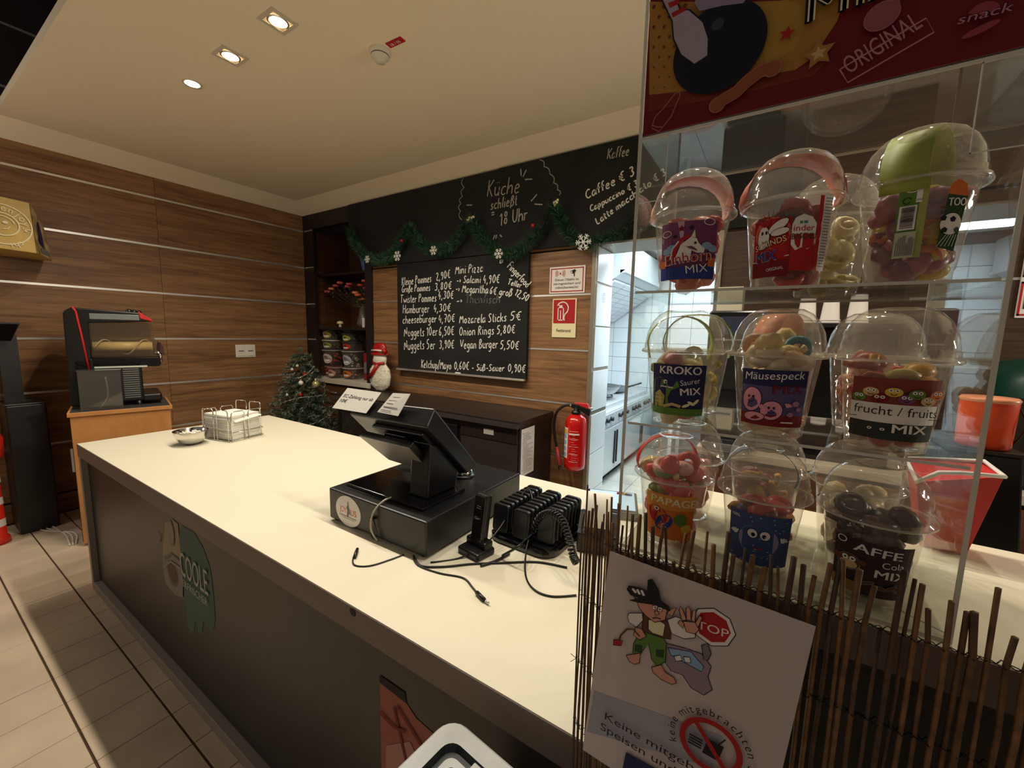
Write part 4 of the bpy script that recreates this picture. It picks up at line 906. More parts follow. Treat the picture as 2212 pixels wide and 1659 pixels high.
# cash drawer
DRT = .955
cd = empty('cash_drawer', (-1.22, .785, CTT), 0, 'flat black metal cash drawer under the till screen', 'cash drawer')
M_drw = mat('drawer_black', (17, 16, 16), .4)
MB().box(-1.222, -.775, .787, 1.29, CTT+.008, DRT, M_drw).build('body', cd, world=True, bevel=.005)
MB().box(-1.21, -.787, 1.288, 1.30, CTT+.02, DRT-.012, M_drw).build('drawer_front', cd, world=True, bevel=.002)
for x in (-1.2, -.8):
    for y in (.81, 1.26): MB().lathe([(.014, 0), (.014, .009)], M_black, c=(x, y, CTT), n=12, cap0=True, cap1=True).build('foot', cd, world=True)
fl = Flat(planemap((0, .7865, 0), (1, 0, 0), (0, 0, 1), (0, -1, 0), .0003))
c0 = at(752, 1107, Y=.7865); I_jo = ink('logo_orange', (214, 98, 40)); cx_, cz_ = c0.x, .897
fl.ell(cx_, cz_, .064, .051, I_w, 36)
fl.text('JOY', cx_-.043, cz_-.008, .020, I_jo, .015, width=.034); fl.text('US', cx_+.014, cz_-.010, .020, I_jo, .015, width=.028)
fl.poly([(cx_-.006, cz_-.018), (cx_-.003, cz_+.004), (cx_-.007, cz_+.012), (cx_-.001, cz_+.022), (cx_-.001, cz_+.032), (cx_+.003, cz_+.032), (cx_+.003, cz_+.022), (cx_+.007, cz_+.010), (cx_+.014, cz_-.012), (cx_+.006, cz_-.004), (cx_+.002, cz_-.018)], I_gr)
fl.line([(cx_-.044, cz_-.018), (cx_+.044, cz_-.019)], .0016, I_gr); fl.line([(cx_-.03, cz_-.024), (cx_+.036, cz_-.025)], .0012, I_gr)
fl.build('logo_sticker', cd, world=True, label='round white sticker reading JOY US')
k0 = at(806, 1120, Y=.784)
MB().lathe([(.0001, 0), (.010, 0), (.010, .003)], M_black, n=16).build('lock', cd).location = (k0.x+1.22, -.001, k0.z-CTT)
def loop(px): return [at(x, y, Y=.780) for x, y in px]
MB().tube(catmull(loop(((803, 1119), (800, 1140), (803, 1160), (812, 1164), (814, 1148), (806, 1122))), 5), .0014, M_black, n=5).build('key_strap', cd, world=True)

# till screen
ps = empty('till_screen', (-1.02, .93, DRT), 0, 'black touch screen till seen from behind on the cash drawer', 'till')
MB().box(-1.19, -.83, .83, 1.03, DRT, DRT+.010, M_blackg).build('base_plate', ps, world=True, bevel=.003)
MB().prism([(.885, DRT+.01), (1.02, DRT+.01), (1.035, 1.02), (.955, 1.12), (.90, 1.14)], 'x', -.945, -.865, M_black).build('column', ps, world=True, bevel=.005)
bTL, bTR = Vector((-1.2, .857, 1.198)), Vector((-.84, .857, 1.203)); bBL, bBR = Vector((-1.2, 1.035, 1.008)), Vector((-.84, 1.050, 1.006))
nrm = Vector((0, .73, .68)); th = nrm*.026
def slab(a, b, c, d, n, t, m, bev=.004, name='screen', par=None, inset=.0):
    return MB().hexa([a, b, c, d], [a+n*t, b+n*t, c+n*t, d+n*t], m).build(name, par, world=True, bevel=bev)
fTL, fTR, fBR, fBL = Vector((-1.2, .892, 1.243)), Vector((-.84, .892, 1.255)), Vector((-.84, 1.108, 1.024)), Vector((-1.2, 1.085, 1.026))
MB().hexa([bTL, bBL, bBR, bTR], [fTL, fBL, fBR, fTR], M_black).build('screen_housing', ps, world=True, bevel=.005)
e1 = (bBL-bTL).normalized(); ix = Vector((.012, 0, 0)); nf = (fBR-fBL).cross(fTL-fBL).normalized(); g0 = nf*.0005
slab(fTL+e1*.012+ix+g0, fBL-e1*.012+ix+g0, fBR-e1*.012-ix+g0, fTR+e1*.012-ix+g0, nf, .0015, M_blackg, 0, 'glass', ps)
slab(bTL+e1*.03-nrm*.014+Vector((.10, 0, 0)), bBL-e1*.05-nrm*.014+Vector((.10, 0, 0)), bBR-e1*.05-nrm*.014-Vector((.03, 0, 0)), bTR+e1*.03-nrm*.014-Vector((.03, 0, 0)), nrm, .015, M_black, .003, 'rear_bulge', ps)
M_gp = mat('grey_panel', (120, 112, 100), .35)
# small customer display hung under the back of the screen
cTL, cTR, cBL, cBR = at(790, 924, Y=.83), at(912, 957, Y=.83), at(838, 981, Y=.90), at(908, 1000, Y=.90)
cBL, cBR, cTL, cTR = Vector((-1.10, .955, 1.052)), Vector((-.895, .955, 1.045)), Vector((-1.13, .858, 1.152)), Vector((-.895, .858, 1.150))
n2 = (cBR-cBL).cross(cTL-cBL).normalized()
cd2 = MB().hexa([cBL, cBR, cTR, cTL], [cBL+n2*.022, cBR+n2*.022, cTR+n2*.022, cTL+n2*.022], M_black).build('customer_display', ps, world=True, bevel=.002)
MB().hexa([cBL+n2*.0225, cBR+n2*.0225, cTR+n2*.0225, cTL+n2*.0225], [cBL+n2*.0235, cBR+n2*.0235, cTR+n2*.0235, cTL+n2*.0235], M_gp).build('display_face', cd2, world=True)
MB().box(-1.06, -.96, .885, .915, 1.10, 1.15, M_black).build('bracket', ps, world=True, bevel=.003)
# bell behind the column
bl = empty('service_bell', (-.935, 1.14, DRT), 0, 'small chrome service bell on the cash drawer behind the till stand', 'bell')
MB().lathe([(.0001, 0), (.045, 0), (.045, .006), (.036, .010), (.030, .014)], M_black, n=28).build('base', bl)
MB().lathe([(.038, .013), (.037, .022), (.028, .034), (.012, .040), (.0001, .041)], M_chrome, n=32).build('dome', bl); MB().lathe([(.004, .04), (.004, .048), (.0001, .05)], M_chrome, n=10).build('button', bl)
# paper notes on the screen
def note(px, Yt, Yb, label, lines, texts=()):
    tl, tr, br, bl_ = [at(x, y, Y=Yt if k < 2 else Yb) for k, (x, y) in enumerate(px)]
    t = empty('paper_note', bl_, 0, label, 'note')
    n = (br-bl_).cross(tl-bl_).normalized()
    MB().hexa([bl_, br, tr, tl], [bl_+n*.0006, br+n*.0006, tr+n*.0006, tl+n*.0006], M_white).build('paper', t, world=True)
    f = Flat(quadmap(bl_+n*.0007, br+n*.0007, tl+n*.0007, tr+n*.0007, .0003))
    for (s, u, v, w_, h_) in texts: f.text(s, u, v, h_, I_k, .0, width=w_)
    for (u0, u1, v, h_) in lines: f.rect(u0, u1, v, v+h_, I_gr)
    f.build('print', t, world=True)
note([(751, 838), (824, 848), (791, 893), (718, 881)], .90, .858, 'white note taped to the till screen about a minimum of ten euros for card payment', (), (('EC-Zahlung nur ab', .07, .56, .86, .15), ('10\u20ac', .07, .33, .20, .15)))
note([(849, 849), (887, 851), (860, 899), (815, 890)], .89, .858, 'small crumpled white receipt note on the top edge of the till screen', ((.2, .7, .78, .03), (.12, .55, .62, .02), (.12, .45, .46, .03), (.1, .8, .28, .04), (.1, .6, .12, .03)))
# white cable from the till over the drawer
cw = empty('white_cable', (-1.0, .78, DRT), 0, 'short white cable hanging over the front of the cash drawer', 'cable')
MB().tube(catmull([Vector((-.965, .83, .968)), Vector((-.97, .80, .962)), Vector((-.985, .776, .93)), Vector((-.990, .772, .88)), Vector((-.965, .775, .85))], 6), .0032, mat('cable_grey', (176, 168, 152), .5), n=8).build('cable', cw, world=True)
# loose black cables on the counter
def cable(pts, r, name, label, cat='cable', z=CTT, m=None, lift=()):
    P = [at(x, y, Z=z+r) for x, y in pts]
    for i, dz in lift: P[i].z += dz
    t = empty(name, P[0], 0, label, cat, 'black cables lying on the counter'); MB().tube(catmull(P, 6), r, m or M_black, n=7).build('cable', t, world=True); return t, P
t, P = cable(((768, 1190), (762, 1212), (770, 1222), (800, 1222), (840, 1210), (872, 1198)), .0022, 'power_cable', 'thin black cable curling out from the left underside of the cash drawer')
MB().tube([at(772, 1186, Z=CTT+.006), at(766, 1204, Z=CTT+.005)], .005, M_black, n=8).build('plug', t, world=True)
t, P = cable(((893, 1206), (905, 1222), (950, 1238), (1000, 1248), (1020, 1268), (1032, 1283)), .0024, 'power_cable', 'thin black cable with small round plug reaching towards the counter edge')
MB().tube([at(1030, 1280, Z=CTT+.006), at(1046, 1296, Z=CTT+.006)], .0055, M_black, n=8).build('plug', t, world=True); MB().tube([at(1045, 1295, Z=CTT+.006), at(1056, 1303, Z=CTT+.006)], .0028, M_chrome, n=8).build('plug_tip', t, world=True)
cable(((893, 1200), (910, 1222), (960, 1224), (1020, 1218), (1080, 1216), (1160, 1214), (1225, 1226)), .003, 'power_cable', 'black cable running along the counter from the drawer to the pagers')
cable(((930, 1215), (990, 1206), (1040, 1196), (1075, 1180), (1110, 1150), (1140, 1130), (1152, 1160), (1137, 1200), (1135, 1240), (1152, 1272), (1190, 1288), (1245, 1286)), .0026, 'power_cable', 'black cable looping in front of the pager charger down to the counter edge', lift=((2, .02), (3, .05), (4, .09), (5, .12), (6, .07), (7, .02)))
cable(((1038, 1222), (1070, 1212), (1100, 1196)), .004, 'power_cable', 'short thick black cable piece beside the phone cradle')
# cordless phone
ph = empty('cordless_phone', (-.685, .905, CTT), -.15, 'black cordless phone handset standing in its charging cradle', 'telephone')
MB().prism([(-.042, -.04), (.042, -.04), (.045, .03), (-.045, .03)], 'z', 0, .022, M_black).build('cradle', ph, bevel=.006)
MB().box(-.040, .040, -.008, .026, .018, .042, M_black).build('cradle_rim', ph, bevel=.005)
hs = MB().prism([(-.024, -.012), (.024, -.012), (.024, .014), (-.024, .014)], 'z', 0, .155, M_black).build('handset', ph, bevel=.008, seg=3)
hs.location = (0, .006, .02); hs.rotation_euler = (-.14, 0, 0)
hf = MB().box(-.021, .021, -.0155, -.012, .01, .148, M_blackg).build('front_shell', hs, bevel=.003)
MB().lathe([(.014, 0), (.013, .001), (.0001, .0005)], M_black, n=18).build('speaker_dish', hs).location = (0, -.0158, .085)
fl = Flat(planemap((0, -.0162, 0), (1, 0, 0), (0, 0, 1), (0, -1, 0), .0002)); fl.rect(-.008, .008, .117, .1195, I_gr); fl.rect(-.010, .010, .111, .1135, I_gr); fl.build('print', hs)
# pager charger with three rows of pagers
pg = empty('pager_charger', (-.592, 1.105, CTT), -.04, 'black charging base holding the restaurant pagers', 'charger')
def rrect(w_, d_, r_, n=5):
    P = []
    for cx, cy, a0 in ((w_-r_, d_-r_, 0), (-w_+r_, d_-r_, PI/2), (-w_+r_, -d_+r_, PI), (w_-r_, -d_+r_, 3*PI/2)):
        for k in range(n): a = a0+PI/2*k/(n-1); P.append((cx+r_*math.cos(a), cy+r_*math.sin(a)))
    return P
MB().prism(rrect(.118, .125, .05), 'z', 0, .022, M_blackg).build('base', pg, bevel=.008, seg=3)
for k in (-1, 0, 1): MB().box(k*.074-.030, k*.074+.030, -.11, .11, .02, .026, M_black).build('slot_rail', pg)
p0 = empty('restaurant_pager', (0, 0, 0), -.04); p0['category'] = 'pager'; p0['group'] = 'black restaurant pagers in the charger'
MB().prism(rrect(.029, .044, .012), 'y', -.0075, .0075, M_black).build('pager_body', p0, bevel=.003)
MB().prism(rrect(.024, .039, .010), 'y', -.0088, -.0074, mat('pager_face', (24, 24, 28), .3)).build('pager_face', p0)
index_kids()
base = Matrix.Translation(pg.location) @ Matrix.Rotation(-.04, 4, 'Z'); first = True
for k in (-1, 0, 1):
    for j in range(9):
        if k == 1 and j < 1: continue
        pt = base @ Vector((k*.074, -.098+.0235*j, .026+.045)); o = p0 if first else dup(p0); first = False
        o.location = pt; o.rotation_euler = (-.10, 0, -.04); o['label'] = 'black upright pager, %s from the front in the %s row of the charger' % (('first', 'second', 'third', 'fourth', 'fifth', 'sixth', 'seventh', 'eighth', 'ninth')[j-(k == 1)], ('left', 'middle', 'right')[k+1])
# coiled cord over the pagers
c_ax = catmull([at(1150, 1150, Y=1.02), at(1165, 1118, Y=1.02), at(1190, 1108, Y=1.0), at(1215, 1125, Y=.98), at(1228, 1160, Y=.96), at(1238, 1200, Y=.93), at(1245, 1215, Y=.92)], 40)
t = empty('coiled_cord', c_ax[0], 0, 'thick black coiled spiral cord arching over the pagers', 'cable'); N = len(c_ax); hx = []
for i in range(1, N-1):
    td = (c_ax[i+1]-c_ax[i-1]).normalized(); s1 = td.cross(Vector((0, 1, 0))).normalized(); s2 = s1.cross(td); a = i*2*PI/8.2; hx.append(c_ax[i]+(s1*math.cos(a)+s2*math.sin(a))*.0085)
MB().tube(hx, .0034, M_black, n=6).build('cord', t, world=True)
MB().tube(catmull([at(1148, 1152, Y=1.02), at(1120, 1180, Z=.90), at(1085, 1200, Z=CTT+.01)], 6), .0034, M_black, n=6).build('straight_end', t, world=True)
# card printer with receipt behind the reed screen
t = empty('receipt_printer', (-.41, 1.16, CTT), .3, 'dark receipt printer with curled paper behind the reed screen', 'printer')
MB().prism([(-.07, 0), (.07, 0), (.07, .075), (.02, .095), (-.07, .06)], 'x', -.06, .06, M_black).build('body', t, bevel=.006)
rp = []
for k in range(11): a = -.3+k*.17; rp.append((-.01-.05*math.sin(a*1.0), .10+.075*math.cos(a*1.25)))
mb = MB(); vs = [(-.037, y-.02, z) for y, z in rp]+[(.037, y-.02, z) for y, z in rp]; mb.add(vs, [(i, i+1, 12+i, 11+i) for i in range(10)], M_white, True); mb.build('paper_roll_end', t)
t = empty('payment_terminal', at(1322, 1078, Z=CTT+.05), .35, 'card payment terminal with light blue screen behind the reed screen', 'payment terminal'); WM[t] = Matrix.Translation(t.location) @ Matrix.Rotation(.35, 4, 'Z')
MB().hexa([(-.09, -.06, -.05), (.09, -.06, -.05), (.09, .06, -.05), (-.09, .06, -.05)], [(-.09, -.06, -.02), (.09, -.06, -.02), (.09, .06, .01), (-.09, .06, .01)], M_black).build('body', t, bevel=.004)
MB().hexa([(-.08, -.05, -.0155), (.08, -.05, -.0155), (.08, .05, .0095), (-.08, .05, .0095)], [(-.08, -.05, -.0145), (.08, -.05, -.0145), (.08, .05, .0105), (-.08, .05, .0105)], mat('tablet_screen', (180, 205, 220), .2, emit=(170, 200, 225), es=.5)).build('screen', t)
mb = MB()
for (x, y, c) in ((.06, .035, 'blue'), (.03, .04, 'red'), (.045, .038, 'yellow')): mb.box(x-.012, x+.012, y-.005, y+.004, .007+y*.0, .0125, MATS['ink_'+c])
mb.build('screen_icons', t)

# grey case lid beside the counter
T = .80
c_ = [at(*q, Z=T) for q in ((1000, 1532), (1290, 1700), (1020, 1900), (760, 1800))]
o_ = Vector((-.425, .515, T)); ud = Vector((.225, -.0, 0)).normalized()
t = empty('grey_case', (-.43, .50, 0), math.radians(-6), 'light grey hard plastic case with black recessed grooves on its lid below the counter edge', 'case')
ga = MB(); M_gcase = mat('case_grey', (186, 188, 184), .45, noise=(14, .08), bump=(60, .2)); M_gdk = mat('case_groove', (32, 36, 38), .5)
def ringp(w0, d0, r0_, w1, d1, r1_, z0, z1, m, cx=.20, cy=-.16):
    A_ = rrect(w0, d0, r0_, 6); B_ = rrect(w1, d1, r1_, 6); n = len(A_); vs = [(cx+x, cy+y, z0) for x, y in A_]+[(cx+x, cy+y, z1) for x, y in B_]
    ga.add(vs, [(i, (i+1) % n, n+(i+1) % n, n+i) for i in range(n)], m, False)
ringp(.19, .15, .03, .20, .16, .035, .2, T-.03, M_gcase); ringp(.205, .165, .035, .205, .165, .035, T-.03, T-.006, M_gcase); ringp(.205, .165, .035, .199, .159, .030, T-.006, T, M_gcase)
ringp(.199, .159, .03, .172, .132, .022, T, T, M_gcase); ringp(.172, .132, .022, .168, .128, .02, T, T-.012, M_gdk); ringp(.168, .128, .02, .156, .116, .016, T-.012, T-.012, M_gdk); ringp(.156, .116, .016, .154, .114, .015, T-.012, T-.002, M_gcase)
ringp(.154, .114, .015, .143, .103, .013, T-.002, T-.002, M_gcase); ringp(.143, .103, .013, .140, .100, .012, T-.002, T-.014, M_gdk); ringp(.140, .100, .012, .124, .084, .012, T-.014, T-.014, M_gdk); ringp(.124, .084, .012, .122, .082, .012, T-.014, T-.003, M_gcase)
n_ = len(rrect(1, 1, .1, 6)); ga.add([(.20+x, -.16+y, T-.003) for x, y in rrect(.122, .082, .012, 6)], [tuple(range(n_))], M_gcase)
ga.build('lid', t)
MB().prism([(.20+x, -.16+y) for x, y in rrect(.19, .15, .03, 5)], 'z', 0, .2, M_gdk).build('case_body', t)
MB().box(.085, .16, -.052, -.030, T-.012, T-.001, M_gcase).build('latch_tab', t, bevel=.002); MB().lathe([(.022, T-.0025), (.020, T-.001), (.017, T-.002), (.016, T-.012), (.0001, T-.012)], M_gdk, c=(.165, -.14, 0), n=20).build('finger_hole', t)
mb = MB()
for k in range(8): mb.box(.165+.018*k, .175+.018*k, -.05, -.036, T-.002, T+.001, M_gcase)
mb.build('grip_rib', t)

# ================================================================== LEFT: cabinet and slush machine
cb = empty('beech_cabinet', (-3.79, .65, 0), math.radians(-13.5), 'low beech-coloured cabinet under the slush machine', 'cabinet')
MB().box(-.48, 0, 0, .50, .02, .885, M_oak).build('body', cb, bevel=.002)
MB().box(-.50, .012, -.012, .512, .885, .912, M_oak).build('top_edge', cb, bevel=.002); MB().box(-.488, 0, 0, .50, .911, .9135, mat('dark_worktop', (62, 58, 56), .5)).build('worktop', cb)
MB().box(-.46, -.02, -.004, .0, .03, .86, mat('cabinet_front_dark', (92, 54, 34), .5)).build('door', cb)
MB().box(-.10, -.085, -.02, -.004, .5, .66, M_steel).build('handle', cb)
sm = empty('slush_machine', Vector((-3.79, .65, .9135)), math.radians(-13.5), 'black three-tank slush machine with red trim lines on the beech cabinet', 'drink machine')
M_sred = mat('slush_red', (206, 36, 36), .4)
MB().box(-.535, -.14, .03, .37, .03, .34, M_black).build('base_body', sm, bevel=.01)
for k in range(3):
    x1 = -.14-.135*k; x0 = x1-.125
    tw = MB().prism([(.0, .02), (.12, .02), (.12, .58), (.43, .60), (.44, .615), (.40, .66), (.05, .68), (.01, .65)], 'x', x0, x1, M_black).build('tower', sm, bevel=.008)
    MB().box(x0-.002, x1+.002, .13, .38, .605, .645, mat('lid_grey', (120, 124, 122), .3)).build('lid_window', tw, bevel=.004)
    MB().hexa([(x0, .385, .62), (x1+.003, .385, .62), (x1+.003, .452, .60), (x0, .452, .60)], [(x0, .375, .672), (x1+.003, .375, .672), (x1+.003, .445, .615), (x0, .445, .615)], M_sred).build('red_corner', tw, bevel=.002)
    tn_ = MB().prism([(.12, .34), (.465, .34), (.455, .47), (.44, .59), (.12, .59)], 'x', x0+.005, x1-.005, clear('tank_plastic', (236, 228, 214), 1.0, .03, 1.45, haze=.10, hazecol=(210, 196, 170))).build('tank', sm, bevel=.01)
    MB().tube([((x0+x1)/2, .13, .42), ((x0+x1)/2, .44, .42)], .032, mat('auger_core', (226, 204, 150), .35), n=16).build('auger_core', tn_)
    sp_ = [Vector(((x0+x1)/2+.052*math.cos(a/6), .14+a*.0055, .415+.052*math.sin(a/6))) for a in range(0, 54)]
    MB().tube(sp_, .005, mat('auger_fin', (206, 186, 146), .3), n=5).build('auger_fin', tn_)
    MB().prism([(.12, .285), (.47, .275), (.48, .30), (.47, .34), (.12, .345)], 'x', x0, x1, M_blackg).build('tank_tray', sm, bevel=.004)
    MB().box(x0-.001, x1+.002, .13, .40, .272, .284, mat('tray_light_strip', (200, 206, 190), .25)).build('light_strip', sm)
    sp2 = MB().tube([((x0+x1)/2, .45, .37), ((x0+x1)/2, .49, .37)], .014, M_chrome, n=10).tube([((x0+x1)/2, .48, .385), ((x0+x1)/2, .48, .30)], .012, M_chrome, n=10).build('spout', sm)
    MB().prism([(.475, .37), (.505, .36), (.50, .41), (.485, .45), (.478, .40)], 'x', (x0+x1)/2-.02, (x0+x1)/2+.02, mat('spout_handle', (60, 34, 28), .4)).build('spout_handle', sp2, bevel=.002)
    MB().lathe([(.016, 0), (.018, .02), (.008, .03)], M_black, c=((x0+x1)/2, .33+.03*k, .655), n=12, cap1=True).build('lid_knob', sm)
    MB().tube([(x1+.001, .055, .69-.005), (x1+.002, .07, .655), (x1+.003, .085, .50), (x1+.003, .105, .25)], .006, M_sred, n=6).build('red_line', tw)
MB().box(-.52, -.14, .36, .47, .02, .075, M_black).build('drip_tray', sm, bevel=.012)
vt = MB()
for k in range(14): vt.box(-.1395, -.136, .268, .352, .055+.0155*k, .063+.0155*k, mat('vent_grey', (112, 112, 108), .4))
vt.build('vent', sm)
for y in (.05, .34):
    for x in (-.51, -.16): MB().lathe([(.018, 0), (.018, .03)], M_black, c=(x, y, 0), n=10, cap1=True).build('foot', sm)
kb = empty('clear_container', Vector((-3.79, .65, .9135)), math.radians(-13.5), 'clear ribbed plastic container beside the slush machine', 'container')
M_tub = clear('container_plastic', (232, 230, 226), 1.0, .05, 1.45, haze=.14, hazecol=(190, 184, 176))
c2 = MB(); y0_, y1_, x0_, x1_, h_ = .05, .255, -.125, -.03, .262
c2.box(x0_, x1_, y0_, y1_, .0, .003, M_tub)
for q in ((x0_, x0_+.002, y0_, y1_), (x1_-.002, x1_, y0_, y1_), (x0_, x1_, y0_, y0_+.002), (x0_, x1_, y1_-.002, y1_)): c2.box(*q, .003, h_, M_tub)
c2.build('walls', kb)
MB().hexa([(x0_-.004, y0_-.004, h_), (x1_+.004, y0_-.004, h_), (x1_+.004, y1_+.004, h_), (x0_-.004, y1_+.004, h_)], [(x0_-.004, y0_-.004, h_+.006), (x1_+.004, y0_-.004, h_+.006), (x1_+.004, y1_+.004, h_+.006), (x0_-.004, y1_+.004, h_+.006)], M_tub).build('rim', kb)
rb = MB()
for k in range(20): rb.box(x1_-.0005, x1_+.0006, y0_+.03, y1_-.01, .02+.0095*k, .0235+.0095*k, M_tub)
rb.build('rib', kb)
MB().tube(catmull([Vector((x1_-.02, y0_+.09, .01)), Vector((x1_-.01, y0_+.13, .08)), Vector((x1_-.01, y0_+.135, .15)), Vector((x1_-.02, y0_+.13, .22))], 5), .004, mat('hose_white', (214, 206, 190), .4), n=6).build('hose', kb)
# lantern-like blade sign on the left wall
I_box = ink('sign_gold', (206, 172, 92)); M_goldbox = mat('sign_box_gold', (204, 168, 88), .5, noise=(9, .1))
sg = empty('blade_sign', (-4.66, .55, 1.95), 0, 'golden box sign with round enjoy lettering fixed to the wall at the left edge', 'sign')
MB().hexa([(-4.19, .33, 1.955), (-4.19, .652, 1.945), (-4.45, .762, 1.93), (-4.66, .33, 1.955)], [(-4.20, .33, 2.285), (-4.20, .645, 2.268), (-4.45, .735, 2.19), (-4.66, .33, 2.285)], M_goldbox).build('box', sg, world=True, bevel=.004)
MB().hexa([(-4.66, .33, 1.96), (-4.45, .76, 1.935), (-4.66, .76, 1.96), (-4.66, .34, 1.96)], [(-4.66, .33, 2.28), (-4.45, .735, 2.185), (-4.66, .735, 2.2), (-4.66, .34, 2.28)], M_goldbox).build('rear_box', sg, world=True)
fl = Flat(planemap((-4.1885, .520, 2.105), (0, 1, -.03), (-.03, 0, 1), (1, 0, 0), .0006)); I_sw = ink('sign_white', (240, 226, 186))
fl.ring(0, 0, .120, .127, I_sw); fl.ring(0, 0, .066, .073, I_sw); fl.ring(0, 0, .048, .053, I_sw, .2, 2.6); fl.arc('enjoy!', 0, 0, .084, 1.45, .31, .036, I_sw, .02); fl.arc('chi', 0, 0, .115, -1.0, .18, .034, I_sw, .01)
fl.star(.095, -.02, .010, I_sw); fl.ell(.012, .012, .012, .008, I_sw); fl.line([(0, -.03), (.02, -.025), (.03, -.01)], .005, I_sw)
fl.build('print', sg, world=True)
fl = Flat(quadmap((-4.19, .653, 1.95), (-4.44, .760, 1.935), (-4.20, .647, 2.263), (-4.44, .735, 2.19), .0009)); fl.rect(0, 1, 0, 1, mat('sign_box_side', (176, 150, 104), .5, noise=(20, .5))); fl.poly([(.3, .25), (.55, .2), (.6, .5), (.5, .8), (.35, .75)], I_nb); fl.poly([(.3, .05), (.85, .08), (.8, .2), (.35, .18)], I_gr); fl.build('side_print', sg, world=True)
# dark drinks dispenser at the left edge
dm = empty('drinks_dispenser', (-4.62, .66, 0), 0, 'tall dark drinks dispenser with flared top at the left edge', 'dispenser')
MB().box(-4.64, -4.35, .45, .64, 0, .92, mat('dispenser_dark', (20, 15, 13), .45)).build('body', dm, world=True, bevel=.01)
MB().hexa([(-4.64, .50, 1.36), (-4.40, .50, 1.36), (-4.40, .52, 1.36), (-4.64, .54, 1.36)], [(-4.64, .30, 1.475), (-4.26, .30, 1.475), (-4.26, .545, 1.475), (-4.64, .60, 1.475)], M_black).box(-4.64, -4.25, .295, .55, 1.475, 1.485, M_black).build('flared_tray', dm, world=True)
MB().box(-4.62, -4.50, .47, .56, .90, 1.40, M_black).build('neck', dm, world=True)
MB().box(-4.645, -4.345, .445, .645, .92, .93, M_black).build('cup_ledge', dm, world=True, bevel=.01)
# striped barrier post
sp_ = empty('striped_post', (-4.32, .335, 0), 0, 'red post with white bands standing at the left edge of the floor', 'post')
MB().lathe([(.0001, 0), (.07, 0), (.065, .04), (.055, .05), (.05, .55), (.045, .57)], mat('post_red', (206, 40, 28), .4), n=24).build('tube', sp_)
MB().lathe([(.046, .56), (.085, .60), (.09, .72), (.05, .80), (.0001, .82)], mat('post_red', (206, 40, 28)), n=24).build('head', sp_)
for z in (.12, .27, .42): MB().lathe([(.0555, z), (.0545, z+.05)], mat('band_white', (224, 214, 204), .5), n=24).build('band', sp_)
t = empty('white_floor_cable', (-4.2, .62, .005), 0, 'white cables lying on the floor behind the striped post', 'cable')
for k in range(3): MB().tube(catmull([Vector((-4.6, .58+.03*k, .006)), Vector((-4.35, .60-.03*k, .006)), Vector((-4.1, .62+.02*k, .006)), Vector((-3.88, .60+.015*k, .006))], 6), .005, M_sock, n=6).build('cable', t, world=True)

# ================================================================== KITCHEN
SX = -1.32
st = empty('kitchen_stove', (SX, 3.56, 0), 0, 'long stainless steel cooking range with knobs and cupboard doors in the kitchen', 'stove')
M_ss = mat('stainless', (206, 210, 212), .42, metal=.55)
MB().box(KX0+.01, SX, 3.56, 5.55, .10, .735, M_ss).build('body', st, world=True, bevel=.004)
MB().box(KX0+.01, SX-.06, 3.56, 5.55, .735, .78, M_ss).build('hob_top', st, world=True, bevel=.003)
MB().box(KX0+.05, SX-.08, 3.60, 5.5, 0, .10, M_black).build('plinth', st, world=True)
for k in range(4):
    y = 3.58+.49*k; d = MB().box(SX, SX+.014, y, y+.475, .13, .57, M_ss).build('door', st, world=True, bevel=.003)
    MB().box(SX+.014, SX+.028, y+(.44 if k % 2 == 0 else .02), y+(.455 if k % 2 == 0 else .035), .18, .52, M_black).build('handle', d, world=True)
    MB().box(SX, SX+.012, y, y+.475, .59, .72, M_ss).build('control_panel', st, world=True, bevel=.002)
    for j in range(3): MB().tube([(SX+.012, y+.08+.12*j, .665), (SX+.04, y+.08+.12*j, .665)], .022, M_black, n=12).build('knob', st, world=True)
for k in range(3):
    mb = MB(); cy = 3.95+.55*k; cx = -1.70
    for a in range(4): d = Vector((math.cos(a*PI/2+.78), math.sin(a*PI/2+.78), 0)); mb.tube([Vector((cx, cy, .80))+d*.05, Vector((cx, cy, .80))+d*.2], .008, M_black, n=5)
    mb.tube([Vector((cx, cy, .795))+Vector((math.cos(i*.52), math.sin(i*.52), 0))*.19 for i in range(12)], .007, M_black, n=5, closed=True); mb.build('burner_grate', st, world=True)
wk = empty('wok_pan', (-1.62, 4.35, .805), 0, 'steel wok with long handle on the kitchen range', 'pan')
MB().lathe([(.0001, 0), (.10, .01), (.19, .06), (.24, .13), (.243, .13), (.235, .125), (.18, .065), (.0001, .012)], M_steel, n=36).build('bowl', wk); MB().tube([(-.22, .05, .12), (-.40, .12, .20)], .012, M_steel, n=8).build('handle', wk)
wk = empty('frying_pan', (-1.65, 4.95, .805), 0, 'second steel pan farther back on the kitchen range', 'pan')
MB().lathe([(.0001, 0), (.13, .0), (.17, .06), (.172, .06), (.165, .055), (.12, .008), (.0001, .006)], M_steel, n=30).build('bowl', wk); MB().tube([(.15, .0, .05), (.33, .05, .12)], .010, M_black, n=8).build('handle', wk)
hd = empty('extractor_hood', (SX, 4.0, 1.9), 0, 'large stainless extractor hood above the kitchen range', 'extractor hood')
HX = -1.275
MB().prism([(KX0+.01, 1.72), (KX0+.25, 1.68), (HX-.03, 2.10), (HX, 2.12), (HX, 2.40), (KX0+.01, 2.44)], 'y', 4.0, 5.5, M_ss).build('canopy', hd, world=True, bevel=.003)
MB().box(HX-.05, HX+.012, 4.0, 5.5, 2.095, 2.125, M_ss).build('gutter', hd, world=True)
